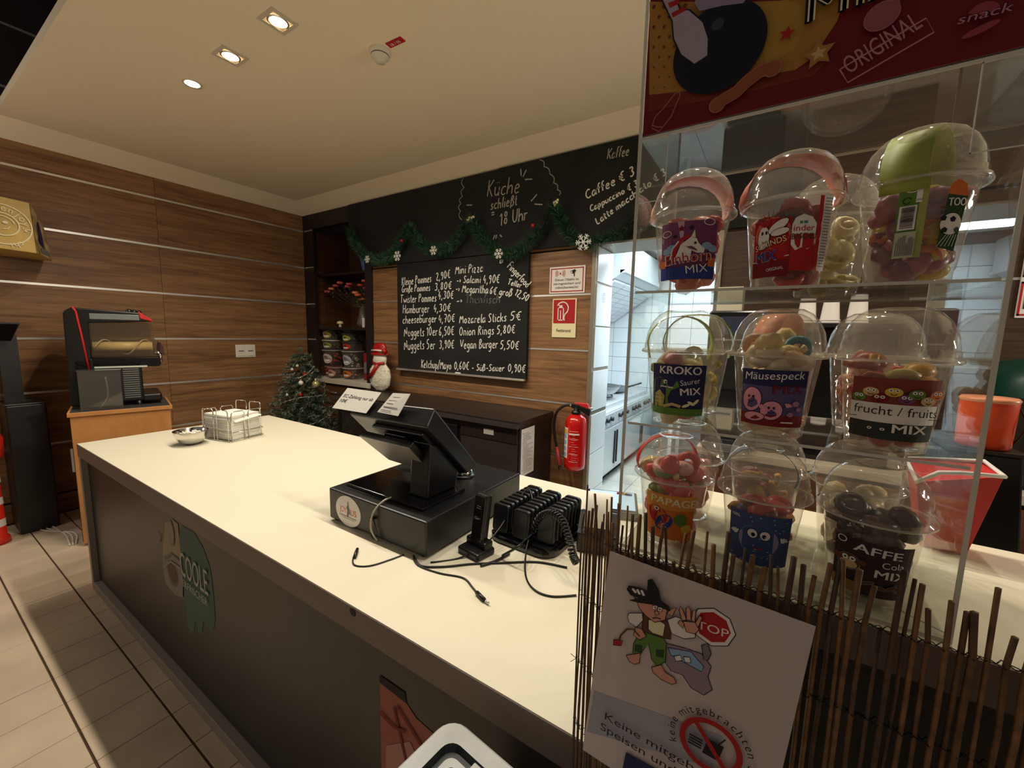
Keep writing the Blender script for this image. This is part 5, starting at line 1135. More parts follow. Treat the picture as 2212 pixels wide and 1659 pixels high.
for k in range(4):
    y = 4.01+.37*k; mb = MB()
    for j in range(9):
        f0, f1 = j/9+.004, j/9+.100; xa_, za_ = KX0+.28+(HX-.1-KX0-.28)*f0, 1.70+(2.05-1.70)*f0; xb2, zb2 = KX0+.28+(HX-.1-KX0-.28)*f1, 1.70+(2.05-1.70)*f1
        mb.hexa([(xa_, y, za_-.03), (xb2, y, zb2-.03), (xb2, y+.36, zb2-.03), (xa_, y+.36, za_-.03)], [(xa_, y, za_-.01), (xb2, y, zb2-.01), (xb2, y+.36, zb2-.01), (xa_, y+.36, za_-.01)], M_ss)
    mb.build('filter', hd, world=True)
MB().box(-1.9, -1.45, 4.3, 4.7, 2.40, 2.5, M_ss).build('duct', hd, world=True)
sh = empty('kitchen_wall_shelf', (KX0, 4.4, 1.25), 0, 'white wall shelf above the kitchen range', 'shelf')
MB().box(KX0+.006, KX0+.22, 4.0, 5.5, 1.22, 1.25, mat('shelf_white', (226, 230, 230), .4)).build('board', sh, world=True)
for k, (y, c, h_) in enumerate(((4.95, (70, 120, 60), .24), (5.1, (200, 190, 60), .16), (5.24, (60, 100, 56), .30), (4.6, (210, 210, 200), .14), (4.75, (160, 60, 40), .18))):
    t = empty('kitchen_bottle', (KX0+.13, y, 1.2505), 0, ('green bottle on the kitchen shelf', 'yellow sauce jar on the kitchen shelf', 'tall dark green bottle at the end of the kitchen shelf', 'pale tin on the kitchen shelf', 'brown red bottle on the kitchen shelf')[k], 'bottle', 'bottles on the kitchen shelf')
    MB().lathe([(.0001, 0), (.038, 0), (.04, .01), (.04, h_*.6), (.018, h_*.78), (.016, h_)], mat('kb%d' % k, c, .3), n=18, cap1=True).build('bottle', t); MB().lathe([(.019, h_-.02), (.019, h_+.01), (.0001, h_+.012)], I_w, n=12).build('cap', t)
wt_ = empty('kitchen_work_table', (.2, 5.3, 0), 0, 'steel work table along the kitchen end wall', 'table')
MB().box(-1.0, 1.3, 4.95, 5.55, .84, .88, M_ss).build('top', wt_, world=True, bevel=.003)
for x in (-.95, 1.25):
    for y in (5.0, 5.5): MB().box(x-.02, x+.02, y-.02, y+.02, 0, .84, M_ss).build('leg', wt_, world=True)

# back counter to the right of the doorway
bc = empty('back_counter', (-.28, 2.3, 0), 0, 'dark back counter with pale top right of the kitchen doorway, seen through the display', 'counter')
MB().box(-.28, 1.9, 2.30, 2.79, .02, .88, M_dark).build('body', bc, world=True); MB().box(-.30, 1.92, 2.28, 2.79, .88, .92, mat('pale_top', (186, 176, 158), .5)).build('top', bc, world=True, bevel=.003)
for k in range(4): MB().box(-.26+.54*k, .26+.54*k, 2.285, 2.30, .06, .86, M_dwood).build('door', bc, world=True, bevel=.002)
cm = empty('coffee_machine', (-.16, 2.5, .921), 0, 'tall black coffee machine on the back counter', 'coffee machine')
MB().box(-.135, .12, -.16, .24, 0, .70, M_blackg).build('body', cm, bevel=.01); MB().box(-.10, .09, -.20, -.16, .30, .56, M_black).build('brew_head', cm, bevel=.01); MB().box(-.11, .10, -.26, -.16, 0, .04, M_steel).build('drip_tray', cm, bevel=.003)
MB().box(-.08, .07, -.163, -.16, .58, .67, mat('panel_lights', (50, 52, 70), .2)).build('control_panel', cm)
bx = empty('bean_carton', (-.22, 2.55, 1.6215), 0, 'cream carton standing on the coffee machine', 'carton'); MB().box(-.06, .06, -.08, .08, 0, .13, mat('cream_card', (206, 198, 170), .6)).build('box', bx, bevel=.002); MB().box(-.05, .05, -.0815, -.08, .04, .05, I_gr).build('print', bx)
gr = empty('cup_rack', (.16, 2.5, .921), 0, 'dark upright rack carrying white cups beside the coffee machine', 'rack')
MB().box(-.10, .30, -.14, .22, 0, .02, M_black).box(-.10, .30, -.14, .22, .62, .64, M_black).box(-.10, -.08, -.14, .22, .02, .62, M_black).box(.28, .30, -.14, .22, .02, .62, M_black).box(-.08, .28, .20, .22, .02, .62, M_black).build('frame', gr, bevel=.002)
for k, (x, h_) in enumerate(((.0, .12), (.09, .10), (.19, .13))):
    t = empty('stacked_cup', (.12+x, 2.46, 1.5615), 0, ('white paper cup stack left on the cup rack', 'short white cup in the middle on the cup rack', 'tall white paper cup stack right on the cup rack')[k], 'cup', 'white cups on the rack')
    MB().lathe([(.0001, h_), (.030, h_), (.040, 0.0), (.042, .0), (.042, .008), (.039, .01)], I_w, n=20).build('cup_wall', t); MB().lathe([(.041, .012), (.043, .015), (.041, .018)], I_w, n=20).build('rim', t)
# orange canister and dark green bowl behind the display
OX, OY = .372, 1.2
cn = empty('orange_canister', (OX, OY, CTT+.432), 0, 'orange canister with black wire handle behind the display', 'canister')
st2 = empty('shadow_wedge_stand', (OX, OY, CTT), 0, 'added dark wedge stand, shaped for the shadow under the orange canister', 'stand')  # added wedge, its black shape stands in for shadow below the canister
MB().hexa([(-.10, -.05, 0), (.08, -.05, 0), (.08, .06, 0), (-.10, .06, 0)], [(-.055, -.04, .425), (.045, -.04, .425), (.045, .05, .425), (-.055, .05, .425)], M_black).build('stand_body', st2, bevel=.004); MB().box(-.058, .05, -.045, .055, .425, .4315, M_dark).build('top_plate', st2)
MB().lathe([(.0001, 0), (.036, 0), (.039, .006), (.041, .09), (.040, .096)], mat('orange_plastic', (226, 74, 26), .3), n=28).build('body', cn); MB().lathe([(.041, .093), (.0425, .098), (.039, .102), (.0001, .102)], mat('orange_lid', (230, 150, 110), .3), n=28).build('lid', cn)
MB().tube([Vector((.036+.010*math.sin(k*PI/9), -.010-.012*math.sin(k*PI/9), .09-.08*k/9)) for k in range(10)], .0016, M_black, n=5).build('handle', cn)
hb = empty('green_cap', (.92, 2.5, .921), 0, 'dark green round lidded pot at the right edge behind the display', 'pot')
MB().lathe([(.0001, 0), (.15, 0), (.16, .1), (.155, .35), (.165, .36)], M_dark, n=28).build('pot', hb); MB().lathe([(.165, .355), (.165, .42), (.13, .49), (.0001, .52)], mat('dark_green_plastic', (16, 62, 50), .35), n=28).build('lid', hb)
# ================================================================== RAISED BAR LEDGE, REED SCREEN
LT = 1.205
lg = empty('bar_ledge', (-.15, .5, 0), 0, 'raised cream bar ledge carrying the candy display', 'bar ledge')
MB().box(-.150, 1.6, .50, .80, 1.163, LT-.0005, M_edge).build('ledge_edge', lg, world=True, bevel=.002)
MB().box(-.148, 1.6, .502, .798, LT-.001, LT, M_top).build('ledge_top', lg, world=True)
MB().box(.02, 1.58, .53, .56, CTT, 1.163, M_cfront).build('riser_panel', lg, world=True); MB().box(.02, .05, .56, .78, CTT, 1.163, M_cfront).build('riser_side', lg, world=True)
MB().box(.4, 1.58, .76, .78, CTT, 1.163, M_cfront).build('riser_back', lg, world=True)
rs = empty('reed_screen', (-.2, .488, .45), 0, 'brown reed fence mat wired together and hung in front of the bar ledge', 'reed screen')
M_reeds = [mat('reed_%d' % k, c, .6, noise=(60, .3)) for k, c in enumerate(((98, 66, 38), (120, 84, 48), (76, 52, 32), (140, 104, 62)))]
x = -.205; rr = random.Random(21); reeds = []; n_reed = 0
while x < .62:
    dense = x < -.135
    rad = rr.uniform(.0012, .0022) if dense else rr.uniform(.0014, .0030)
    top = 1.268+rr.uniform(-.028, .012) if not dense else 1.262+rr.uniform(-.03, .018)
    y = .488+rr.uniform(-.002, .002)+(max(0, -.155-x)*.5)
    zb = .45+rr.uniform(0, .02); zs = [zb, .62, .78, .94, 1.06, 1.15, 1.213, top]
    lean = rr.uniform(-.004, .004); pts = [Vector((x+rr.uniform(-.0012, .0012)+lean*(z-1.2)*.8, y+rr.uniform(-.001, .001), z)) for z in zs]
    pts[-1].x += rr.uniform(-.004, .004)
    if rr.random() < .12: pts[-1].z -= .03
    MB().tube(pts, rad, M_reeds[rr.choices((0, 1, 2, 3), (4, 4, 3, 1))[0]], n=5).build('reed', rs, world=True); n_reed += 1
    x += rad*2+(rr.uniform(.0006, .0028) if dense else rr.uniform(.0016, .0068)*(1 if x > .05 else .9))
for z in (1.213, 1.118, 1.014, .915, .80, .68):
    for ph_ in (0, PI):
        pw_ = [Vector((xx, .488+.0042*math.sin(xx*520+ph_)+max(0, -.155-xx)*.5, z+.0016*math.sin(xx*180+ph_)+(.0 if xx > -.1 else .0))) for xx in [-.206+i*.003 for i in range(276)]]
        MB().tube(pw_, .0006, mat('binding_wire', (30, 26, 24), .5, metal=.5), n=3).build('binding_wire', rs, world=True)
MB().tube([(-.205, .512, 1.014), (-.210, .508, 1.020), (-.214, .512, 1.017)], .0005, M_black, n=3).tube([(-.205, .512, 1.014), (-.212, .508, 1.008)], .0005, M_black, n=3).build('wire_end', rs, world=True)

# laminated paper sign
TL, TR, BL = at(1318, 1190, Y=.476), at(1755, 1350, Y=.476), at(1263, 1590, Y=.476)
U_ = (TR-TL); V_ = (BL-TL); U_ = U_.normalized()*.2095; V_ = (V_-U_*V_.dot(U_)/U_.length_squared*.0); V_ = V_.normalized()*.297
BLc = TL+V_; BRc = BLc+U_; TRc = TL+U_
ss = empty('house_rule_sign', BLc, 0, 'laminated paper sign with stop cartoon and no outside food notice on the reed screen', 'sign')
n_ = Vector((0, -1, 0))
m_lam = mat('laminated_paper', (222, 214, 214), .3, spec=.5)
nt = m_lam.node_tree; b_ = nt.nodes['Principled BSDF']; tr_ = nt.nodes.new('ShaderNodeBsdfTranslucent'); tr_.inputs[0].default_value = rgb((230, 200, 180)); mx_ = nt.nodes.new('ShaderNodeMixShader'); mx_.inputs[0].default_value = .35
nt.links.new(b_.outputs[0], mx_.inputs[1]); nt.links.new(tr_.outputs[0], mx_.inputs[2]); nt.links.new(mx_.outputs[0], nt.nodes['Material Output'].inputs[0])
MB().hexa([BLc, BRc, TRc, TL], [BLc+n_*.0005, BRc+n_*.0005, TRc+n_*.0005, TL+n_*.0005], m_lam).build('paper', ss, world=True)
o3 = BLc+n_*.0007; un, vn = U_.normalized(), -V_.normalized()
fl = Flat(lambda u, v, L: o3+un*u+vn*v+n_*(.00006*L))
def S(px, py):
    q = at(px, py, Y=.4753)-o3; d = un.x*vn.z-un.z*vn.x
    return ((q.x*vn.z-q.z*vn.x)/d, (un.x*q.z-un.z*q.x)/d)
def SP(s): v = [float(k) for k in s.split()]; return [S(1200+v[i]/2.186, 1000+v[i+1]/2.186) for i in range(0, len(v), 2)]
def out(s, m, wd=.0009, fill=True):
    P = SP(s)
    if fill: fl.poly(P, m)
    fl.line(P+[P[0]], wd, I_k)
fl.L = 2; fl.poly([S(1283, 1492), S(1560, 1590), S(1540, 1659), S(1268, 1580)], ink('tape_grey', (168, 164, 172)))
c8 = S(1200+742/2.186, 1000+775/2.186); R8 = math.dist(S(1200+742/2.186, 1000+775/2.186), S(1200+850/2.186, 1000+790/2.186))*1.02
fl.poly([(c8[0]+R8*math.cos(PI/8+k*PI/4-.3), c8[1]+R8*math.sin(PI/8+k*PI/4-.3)) for k in range(8)], I_k); fl.poly([(c8[0]+(R8-.001)*math.cos(PI/8+k*PI/4-.3), c8[1]+(R8-.001)*math.sin(PI/8+k*PI/4-.3)) for k in range(8)], I_w); fl.poly([(c8[0]+(R8-.005)*math.cos(PI/8+k*PI/4-.3), c8[1]+(R8-.005)*math.sin(PI/8+k*PI/4-.3)) for k in range(8)], I_r)
a_, b2_ = S(1200+722/2.186, 1000+800/2.186), S(1200+808/2.186, 1000+828/2.186); rt = math.atan2(b2_[1]-a_[1], b2_[0]-a_[0])
fl.text('STOP', *S(1200+635/2.186, 1000+768/2.186), R8*.42, I_w, .01, rot=rt, width=R8*1.7)
out('470 870 520 850 600 870 690 900 735 960 720 1010 740 1070 700 1095 640 1060 600 1000 545 980', ink('fig_mauve', (150, 128, 140)))
out('532 870 640 890 700 960 690 985 545 905', I_lb); out('690 860 720 850 735 900 720 930 700 925', I_gr)
out('560 910 590 905 600 930 570 935', I_w); out('605 912 635 916 640 942 612 938', I_w)
out('400 800 440 790 500 810 525 850 520 935 480 960 455 925 440 850 415 880 400 905 365 895 370 850', I_g)
out('380 855 410 860 405 892 375 885', I_dg); out('478 880 512 882 508 915 478 908', I_dg)
out('335 905 400 895 398 940 375 948 350 935', I_sk); out('455 960 500 950 520 985 560 1010 572 1035 550 1042 500 1018 462 985', I_sk)
out('415 700 430 690 545 750 545 830 500 820 440 800 410 790', I_br); out('440 735 500 745 520 760 510 815 460 800 440 780', I_cr)
out('350 705 410 705 415 740 385 770 350 750 342 720', I_w); out('380 770 410 780 430 815 400 830 370 810', I_sk)
fl.line(SP('400 815 370 780 340 780 310 810 300 840'), .0022, I_br); out('278 828 320 835 312 858 275 855', I_r)
out('530 735 570 720 640 750 665 790 660 820 610 825 550 800', I_w)
for s in ('600 740 585 690 592 672 604 690 620 735', '620 735 618 680 630 672 640 690 642 738', '642 738 650 690 665 690 660 745', '655 760 680 715 695 725 675 770', '610 750 590 735 580 750 605 775'): out(s, I_sk)
out('605 740 660 745 680 780 660 800 620 790', I_sk)
out('385 640 440 640 500 650 530 690 520 735 470 745 430 715 400 680', I_sk); out('385 640 362 610 400 650', I_sk); out('540 685 575 675 555 715 530 705', I_sk)
out('460 668 485 662 482 682 462 684', I_w, .0006); out('488 672 508 676 504 694 486 690', I_w, .0006); fl.ell(*S(1200+474/2.186, 1000+674/2.186), .001, .001, I_k, 8); fl.ell(*S(1200+496/2.186, 1000+683/2.186), .001, .001, I_k, 8)
out('470 692 485 690 492 705 478 712', I_sk); fl.line(SP('458 655 480 660 510 672'), .0014, I_k); fl.line(SP('462 725 480 722 500 728'), .0012, I_k)
out('355 640 400 650 470 660 545 690 540 670 500 640 490 590 460 540 442 545 438 595 400 580 350 572 342 588 360 615 400 630', I_k)
fl.line(SP('368 585 385 605'), .003, I_w); fl.line(SP('390 588 402 612'), .003, I_w); fl.line(SP('410 592 422 618'), .003, I_w)
# prohibition ring
cc = S(1200+732/2.186, 1000+1322/2.186)
fl.ring(cc[0], cc[1], .0262, .0325, I_r, n=40); fl.poly([(cc[0]-.0065, cc[1]-.013), (cc[0]+.010, cc[1]-.013), (cc[0]+.013, cc[1]+.008), (cc[0]-.003, cc[1]+.008)], I_k); fl.line([(cc[0]+.008, cc[1]+.008), (cc[0]+.013, cc[1]+.018)], .0015, I_k)
for k in range(4): fl.rect(cc[0]-.022, cc[0]-.008, cc[1]-.010+.0035*k, cc[1]-.0078+.0035*k, I_k)
fl.line([(cc[0]-.018, cc[1]+.021), (cc[0]+.019, cc[1]-.020)], .0052, I_r)
fl.arc('keine mitgebrachten Speisen', cc[0], cc[1], .0375, 3.55, .185, .0088, I_k, .005)
a_, b2_ = S(1200+238/2.186, 1000+1195/2.186), S(1200+560/2.186, 1000+1345/2.186)
fl.text('Keine mitgebrachten', a_[0], a_[1], .0105, I_k, .02, width=.170); a2_ = S(1200+214/2.186, 1000+1235/2.186)
fl.text('Speisen und Getr\u00e4nke', a2_[0]+.001, a2_[1]-.0015, .0105, I_k, .02, width=.175)
fl.build('print', ss, world=True)
tp_ = empty('blue_tape', S and Vector((0, 0, 0)) or (0, 0, 0), 0, 'dark blue strip of tape at the lower edge of the paper sign', 'tape')
q1, q2, q3, q4 = [at(*q, Y=.4735) for q in ((1352, 1625), (1430, 1668), (1422, 1710), (1345, 1660))]
MB().hexa([q4, q3, q2, q1], [q+n_*.0006 for q in (q4, q3, q2, q1)], I_nb).build('tape_strip', tp_, world=True)

# ================================================================== ACRYLIC DISPLAY
FX0, FX1, FY, BYD = -.155, .160, .512, .722
dp = empty('acrylic_display', (0, .6, LT), 0, 'clear acrylic candy cup display stand with printed red header', 'display stand')
def pane(x0, x1, y0, y1, z0, z1, name='panel', m=None): return MB().box(x0, x1, y0, y1, z0, z1, m or M_acryl).build(name, dp, world=True)
for x0, x1 in ((FX0, FX0+.003), (FX1-.003, FX1)):
    pane(x0, x1, FY, BYD, LT+.0005, 1.712, 'side_panel')
    MB().box(x0-.0003, x1+.0003, FY-.0015, FY, LT+.0005, 1.712 if x0 > 0 else 1.94, M_aedge).build('bright_edge', dp, world=True)
    MB().box(x0, x1, BYD, BYD+.001, LT+.0005, 1.712, M_aedge).build('bright_edge', dp, world=True)
for z, b_ in ((1.371, BYD), (1.536, BYD), (1.712, .672)):
    pane(FX0+.0035, FX1-.0035, FY+.008 if z < 1.7 else FY, b_, z-.003, z, 'shelf')
    MB().box(FX0+.0035, FX1-.0035, (FY+.0075 if z < 1.7 else FY-.0005)-.0005, FY+.008 if z < 1.7 else FY, z-.003, z, M_aedge).build('bright_edge', dp, world=True)
    MB().box(FX0+.0035, FX1-.0035, b_, b_+.0008, z-.003, z, M_aedge).build('bright_edge', dp, world=True)
pane(FX0+.0035, FX1-.0035, FY, BYD, LT+.0005, LT+.0035, 'base_plate'); MB().box(FX0, FX1, FY-.0008, FY, LT+.0005, LT+.0035, M_aedge).build('bright_edge', dp, world=True)
for x0, x1 in ((FX0+.003, FX0+.034), (FX1-.036, FX1-.003)):
    z0, z1 = 1.638, 1.7085
    pane(x0, x1, FY-.001, FY+.001, z0, z1, 'corner_tab')
    e = MB(); t_ = .0009
    for q in ((x0, x1, z0, z0+t_), (x0, x1, z1-t_, z1), (x0, x0+t_, z0, z1), (x1-t_, x1, z0, z1)): e.box(q[0], q[1], FY-.0016, FY-.001, q[2], q[3], M_aedge)
    e.build('bright_edge', dp, world=True)
# side base triangle edges
for x in (FX1-.002,): MB().tube([(x, FY+.01, LT+.004), (x-.03, FY+.03, LT+.004), (x-.005, FY+.12, LT+.004)], .0009, M_aedge, n=4).build('glue_edge', dp, world=True)
# header poster: red and yellow bowling motif
HZ0, HZ1 = 1.7125, 1.925
pane(FX0, FX1+.03, FY-.001, FY+.001, HZ0, HZ1, 'header_pane')
def HR(x, y, r):
    a, b = H2(1380+x/2.659, y/2.659), H2(1380+(x+r)/2.659, y/2.659); return math.hypot(a[0]-b[0], a[1]-b[1])
M_hd = ink('header_red', (112, 14, 22)); M_hy = ink('header_yellow', (172, 124, 50))
MB().box(FX0+.0045, FX1+.03, FY-.0018, FY-.0010, HZ0+.001, HZ1, M_hd).build('header_sheet', dp, world=True)
YH = FY-.0019
H2 = lambda px, py: (lambda q: (q.x, q.z))(at(px, py, Y=YH))
def HP(s): v = [float(k) for k in s.split()]; return [H2(1380+v[i]/2.659, v[i+1]/2.659) for i in range(0, len(v), 2)]
fl = Flat(planemap((0, YH, 0), (1, 0, 0), (0, 0, 1), (0, -1, 0), .00008))
fl.poly(HP('62 10 660 10 900 0 1180 0 1140 120 1000 330 900 400 700 440 560 480 300 520 60 545'), M_hy); fl.poly(HP('650 20 850 0 1000 60 900 280 730 380 700 200'), ink('header_gold', (178, 138, 54)))
fl.poly(HP('62 545 300 520 560 480 900 400 1100 330 1000 440 600 540 56 640'), ink('header_brown', (120, 44, 30)))
for i in range(4):
    for j in range(9):
        p_ = HP('%f %f' % (86+60*i+(30 if j % 2 else 0), 40+58*j))[0]
        if 86+60*i+(30 if j % 2 else 0) < 300 - j*3: fl.ell(p_[0], p_[1], .0016*(1.15-.09*j), .0018*(1.15-.09*j), I_br, 10)
I_ball = ink('ball_navy', (18, 20, 36)); c_ = HP('455 285')[0]; r_ = HR(455, 285, 262); fl.ell(c_[0], c_[1], r_, r_*.98, I_ball, 40)
c_ = HP('455 150')[0]; fl.ell(c_[0], c_[1], .006, .0055, ink('ball_gloss', (56, 58, 74)), 16)
fl.poly(HP('60 0 190 0 200 60 265 130 340 90 330 0 640 0 610 50 440 60 330 110 300 60 380 180 405 240 405 330 330 385 250 350 200 260 190 100 130 20'), I_k) if False else None
fl.poly(HP('330 -20 640 -20 600 30 480 45 350 75 325 30'), ink('pin_lilac', (150, 136, 160)))
fl.poly(HP('110 -30 205 -30 245 60 300 65 375 135 408 230 404 335 322 388 240 330 198 235 190 130'), I_k)
fl.poly(HP('122 -30 195 -30 236 66 290 72 368 140 398 232 395 328 322 376 248 322 206 230 198 130'), ink('pin_white', (176, 162, 176)))
fl.poly(HP('170 30 228 8 240 30 182 58'), I_r); fl.poly(HP('190 88 262 50 276 70 198 112'), I_r)
fl.star(*HP('850 205')[0], HR(850, 205, 46), I_r, rot=1.4)
c_ = HP('1030 320')[0]; r_ = HR(1030, 320, 95); fl.star(c_[0], c_[1], r_, ink('star_edge', (170, 120, 90)), rot=1.7, q=.5); fl.star(c_[0], c_[1], r_*.9, M_hy, rot=1.7, q=.5); fl.star(c_[0], c_[1], r_*.5, I_bz, rot=1.7)
for (wd, m) in ((HR(600, 500, 78), ink('gummy_edge', (170, 110, 90))), (HR(600, 500, 66), ink('gummy_fill', (150, 84, 50)))): fl.line(HP('440 620 490 580 560 540 620 480 700 420 775 400'), wd, m); fl.ell(*HP('452 612')[0], wd*.62, wd*.62, m); fl.ell(*HP('768 405')[0], wd*.62, wd*.62, m)
fl.line(HP('80 735 100 680 140 640 180 590 215 545 238 540 240 560 215 620 190 680 150 730 120 765 80 745'), .0011, ink('bottle_edge', (176, 96, 100)))
fl.line(HP('85 730 110 740 140 738'), .0011, ink('bottle_edge', (176, 96, 100)))
c_ = HP('1390 110')[0]; r_ = HR(1390, 110, 100); fl.ell(c_[0], c_[1], r_, r_*.92, ink('pear_edge', (176, 110, 120)), rot=.4); fl.ell(c_[0], c_[1], r_*.95, r_*.87, ink('pear_fill', (150, 84, 96)), rot=.4); fl.poly(HP('1440 60 1490 5 1495 50 1465 100'), ink('pear_fill', (150, 84, 96)))
q0_, q1_ = HP('1200 470')[0], HP('1650 180')[0]; an = math.atan2(q1_[1]-q0_[1], q1_[0]-q0_[0]); I_hl = ink('header_lilac', (186, 128, 140)); Lq = math.hypot(q1_[0]-q0_[0], q1_[1]-q0_[1])
fl.text('ORIGINAL', q0_[0]+.000, q0_[1]+.004, .0165, I_hl, .01, rot=an, width=Lq*.94)
B4 = HP('1150 415 1640 125 1685 205 1195 490'); fl.line(B4+[B4[0]], .0013, I_hl)
q0_ = HP('970 145')[0]; a2 = math.atan2(HP('1310 30')[0][1]-q0_[1], HP('1310 30')[0][0]-q0_[0])
L3 = HR(970, 100, 560); fl.text('MIX', q0_[0]-.002, q0_[1]-.0015, L3*.36, I_k, .09, rot=a2, width=L3*1.02); fl.text('MIX', q0_[0], q0_[1], L3*.33, I_cr, .05, rot=a2, width=L3)
fl.text('W', *HP('755 -15')[0], .03, I_k, .04, rot=a2)
q0_ = HP('1815 165')[0]; a3 = math.atan2(HP('2110 90')[0][1]-q0_[1], HP('2110 90')[0][0]-q0_[0])
c_ = HP('1960 110')[0]; r_ = HR(1960, 110, 90); fl.ring(c_[0], c_[1], .0, r_, ink('logo_fill', (150, 60, 76)), .2, 2.7, 14); c_ = HP('1950 190')[0]; fl.ell(c_[0], c_[1], r_*1.15, r_*.3, ink('logo_fill', (150, 60, 76)), rot=.3)
L3 = HR(1815, 130, 290); fl.text('snack', q0_[0], q0_[1], L3*.24, I_k, .04, rot=a3, width=L3, skew=.15); fl.text('snack', q0_[0], q0_[1], L3*.22, I_hl, .02, rot=a3, width=L3*.98, skew=.15)
c_ = HP('1830 200')[0]; fl.text('FACTORY', c_[0], c_[1], .005, I_hl, 0, rot=a3, width=.062) if False else None
fl.build('header_print', dp, world=True)

# ================================================================== CANDY CUPS
RB, RT, HB, HR, HT = .0325, .0435, .003, .096, .149
def rad_at(z): return RB+(RT-RB)*max(0, min(1, z/.094))
SHAPES = 'bean ring strip cola slab'.split()
def make_cup(x, y, z, cols, label, lab=None, strap=None, front=True, rot=0, nc=32, fillh=.088, lid_tint=None, seed=0):
    r = random.Random(seed+int(x*1000)*7+int(z*1000)); t = empty('candy_cup', (x, y, z+.0004), rot, label, 'candy cup', 'clear candy cups on the display shelves')
    MB().lathe([(.0001, .0012), (.026, .0012), (RB-.001, 0), (RB, .002), (RB+.0006, .012), (RB+.0016, .0135), (RT-.0008, .088), (RT, .0935)], M_cup, n=40).build('cup_body', t)
    MB().lathe([(RT-.001, .0895), (.0485, .0888), (.0500, .0905), (.0497, .0935), (.0470, .0950), (.0468, .1005), (.0458, .1015), (.0455, .106), (.0435, .117), (.0385, .1285), (.0310, .1375), (.0225, .1425), (.0185, .1430), (.0175, .1415), (.0001, .1415)], M_cup, n=48).build('dome_lid', t)
    MB().lathe([(.0499, .0898), (.0503, .0908), (.0499, .0918)], M_rim, n=40).build('lid_rim', t)
    mats_ = [mat('candy_%d_%d_%d' % c, c, .35, spec=.5, trans=0) for c in cols]
    for k in range(nc):
        f = (k+.5)/nc; zz = .010+(fillh-.016)*f; ra = rad_at(zz)-.0155
        a = r.uniform(0, 2*PI) if not front else (-PI/2+r.uniform(-1.9, 1.9) if r.random() < .75 else r.uniform(0, 6.28)); rr_ = ra*math.sqrt(r.uniform(.25, 1))
        m = mats_[r.randrange(len(mats_))]; mb = MB(); s = r.choice((0, 0, 1, 2, 3)); R3 = Matrix.Rotation(r.uniform(0, 3), 3, 'X') @ Matrix.Rotation(r.uniform(0, 6), 3, 'Z'); c = Vector((rr_*math.cos(a), rr_*math.sin(a), zz))
        if s == 0: mb.ball(c, .0145, m, 9, 6, sc=(1.1, .85, .7), rot=R3)
        elif s == 1: mb.tube([c+R3 @ Vector((.0100*math.cos(q), .0100*math.sin(q), 0)) for q in [i*PI/6 for i in range(12)]], .0052, m, n=6, closed=True)
        elif s == 2:
            P = [c+R3 @ Vector((-.012+.006*i, .003*math.sin(i*1.4), .002*i)) for i in range(5)]; mb.tube(P, .0044, m, n=7)
        else: mb.ball(c, .016, m, 8, 5, sc=(1.1, .85, .42), rot=R3)
        mb.build('sweet', t)
    if lab:
        hw, v0, v1, fn, tilt = lab; ku = 1.0 if fn in (lab_red, lab_green) else 1.22
        def mp(u, v, L):
            rr2 = rad_at(v)+.0006+.00008*L; a = -PI/2+u*ku/rr2; return Vector((rr2*math.cos(a), rr2*math.sin(a), v))
        f = Flat(mp); fn(f, hw, v0, v1); f.build('label', t)
    if strap:
        # paper band folded over the dome and down the sides
        col, w_, ang, down = strap[:4]; m = mat('strap_%d_%d_%d' % col, col, .5); prof = []
        for s in range(-10, 11):
            q = s/10; sgn = 1 if q >= 0 else -1; q = abs(q)
            if q < .6: a = q/.6*PI/2; px = .0478*math.sin(a)**.9; pz = .1005+.0425*math.cos(a)
            else: px = .0478-(q-.6)/.4*(.0478-rad_at(.1-down)-.001); pz = .1005-(q-.6)/.4*down
            prof.append((sgn*px, pz))
        mb = MB(); vs = []
        ca, sa = math.cos(ang), math.sin(ang); db = strap[4] if len(strap) > 4 else 0; ks = math.sqrt(1-(db/.046)**2)
        for px, pz in prof:
            pz = .1005+(pz-.1005)*ks if pz > .1005 else pz; px *= ks
            for h_ in (-w_/2, w_/2): vs.append((px*ca-(h_+db)*sa, px*sa+(h_+db)*ca, pz))
        mb.add(vs, [(2*i, 2*i+1, 2*i+3, 2*i+2) for i in range(20)], m, True); so = mb.build('paper_band', t); so.modifiers.new('s', 'SOLIDIFY').thickness = .0004
    return t
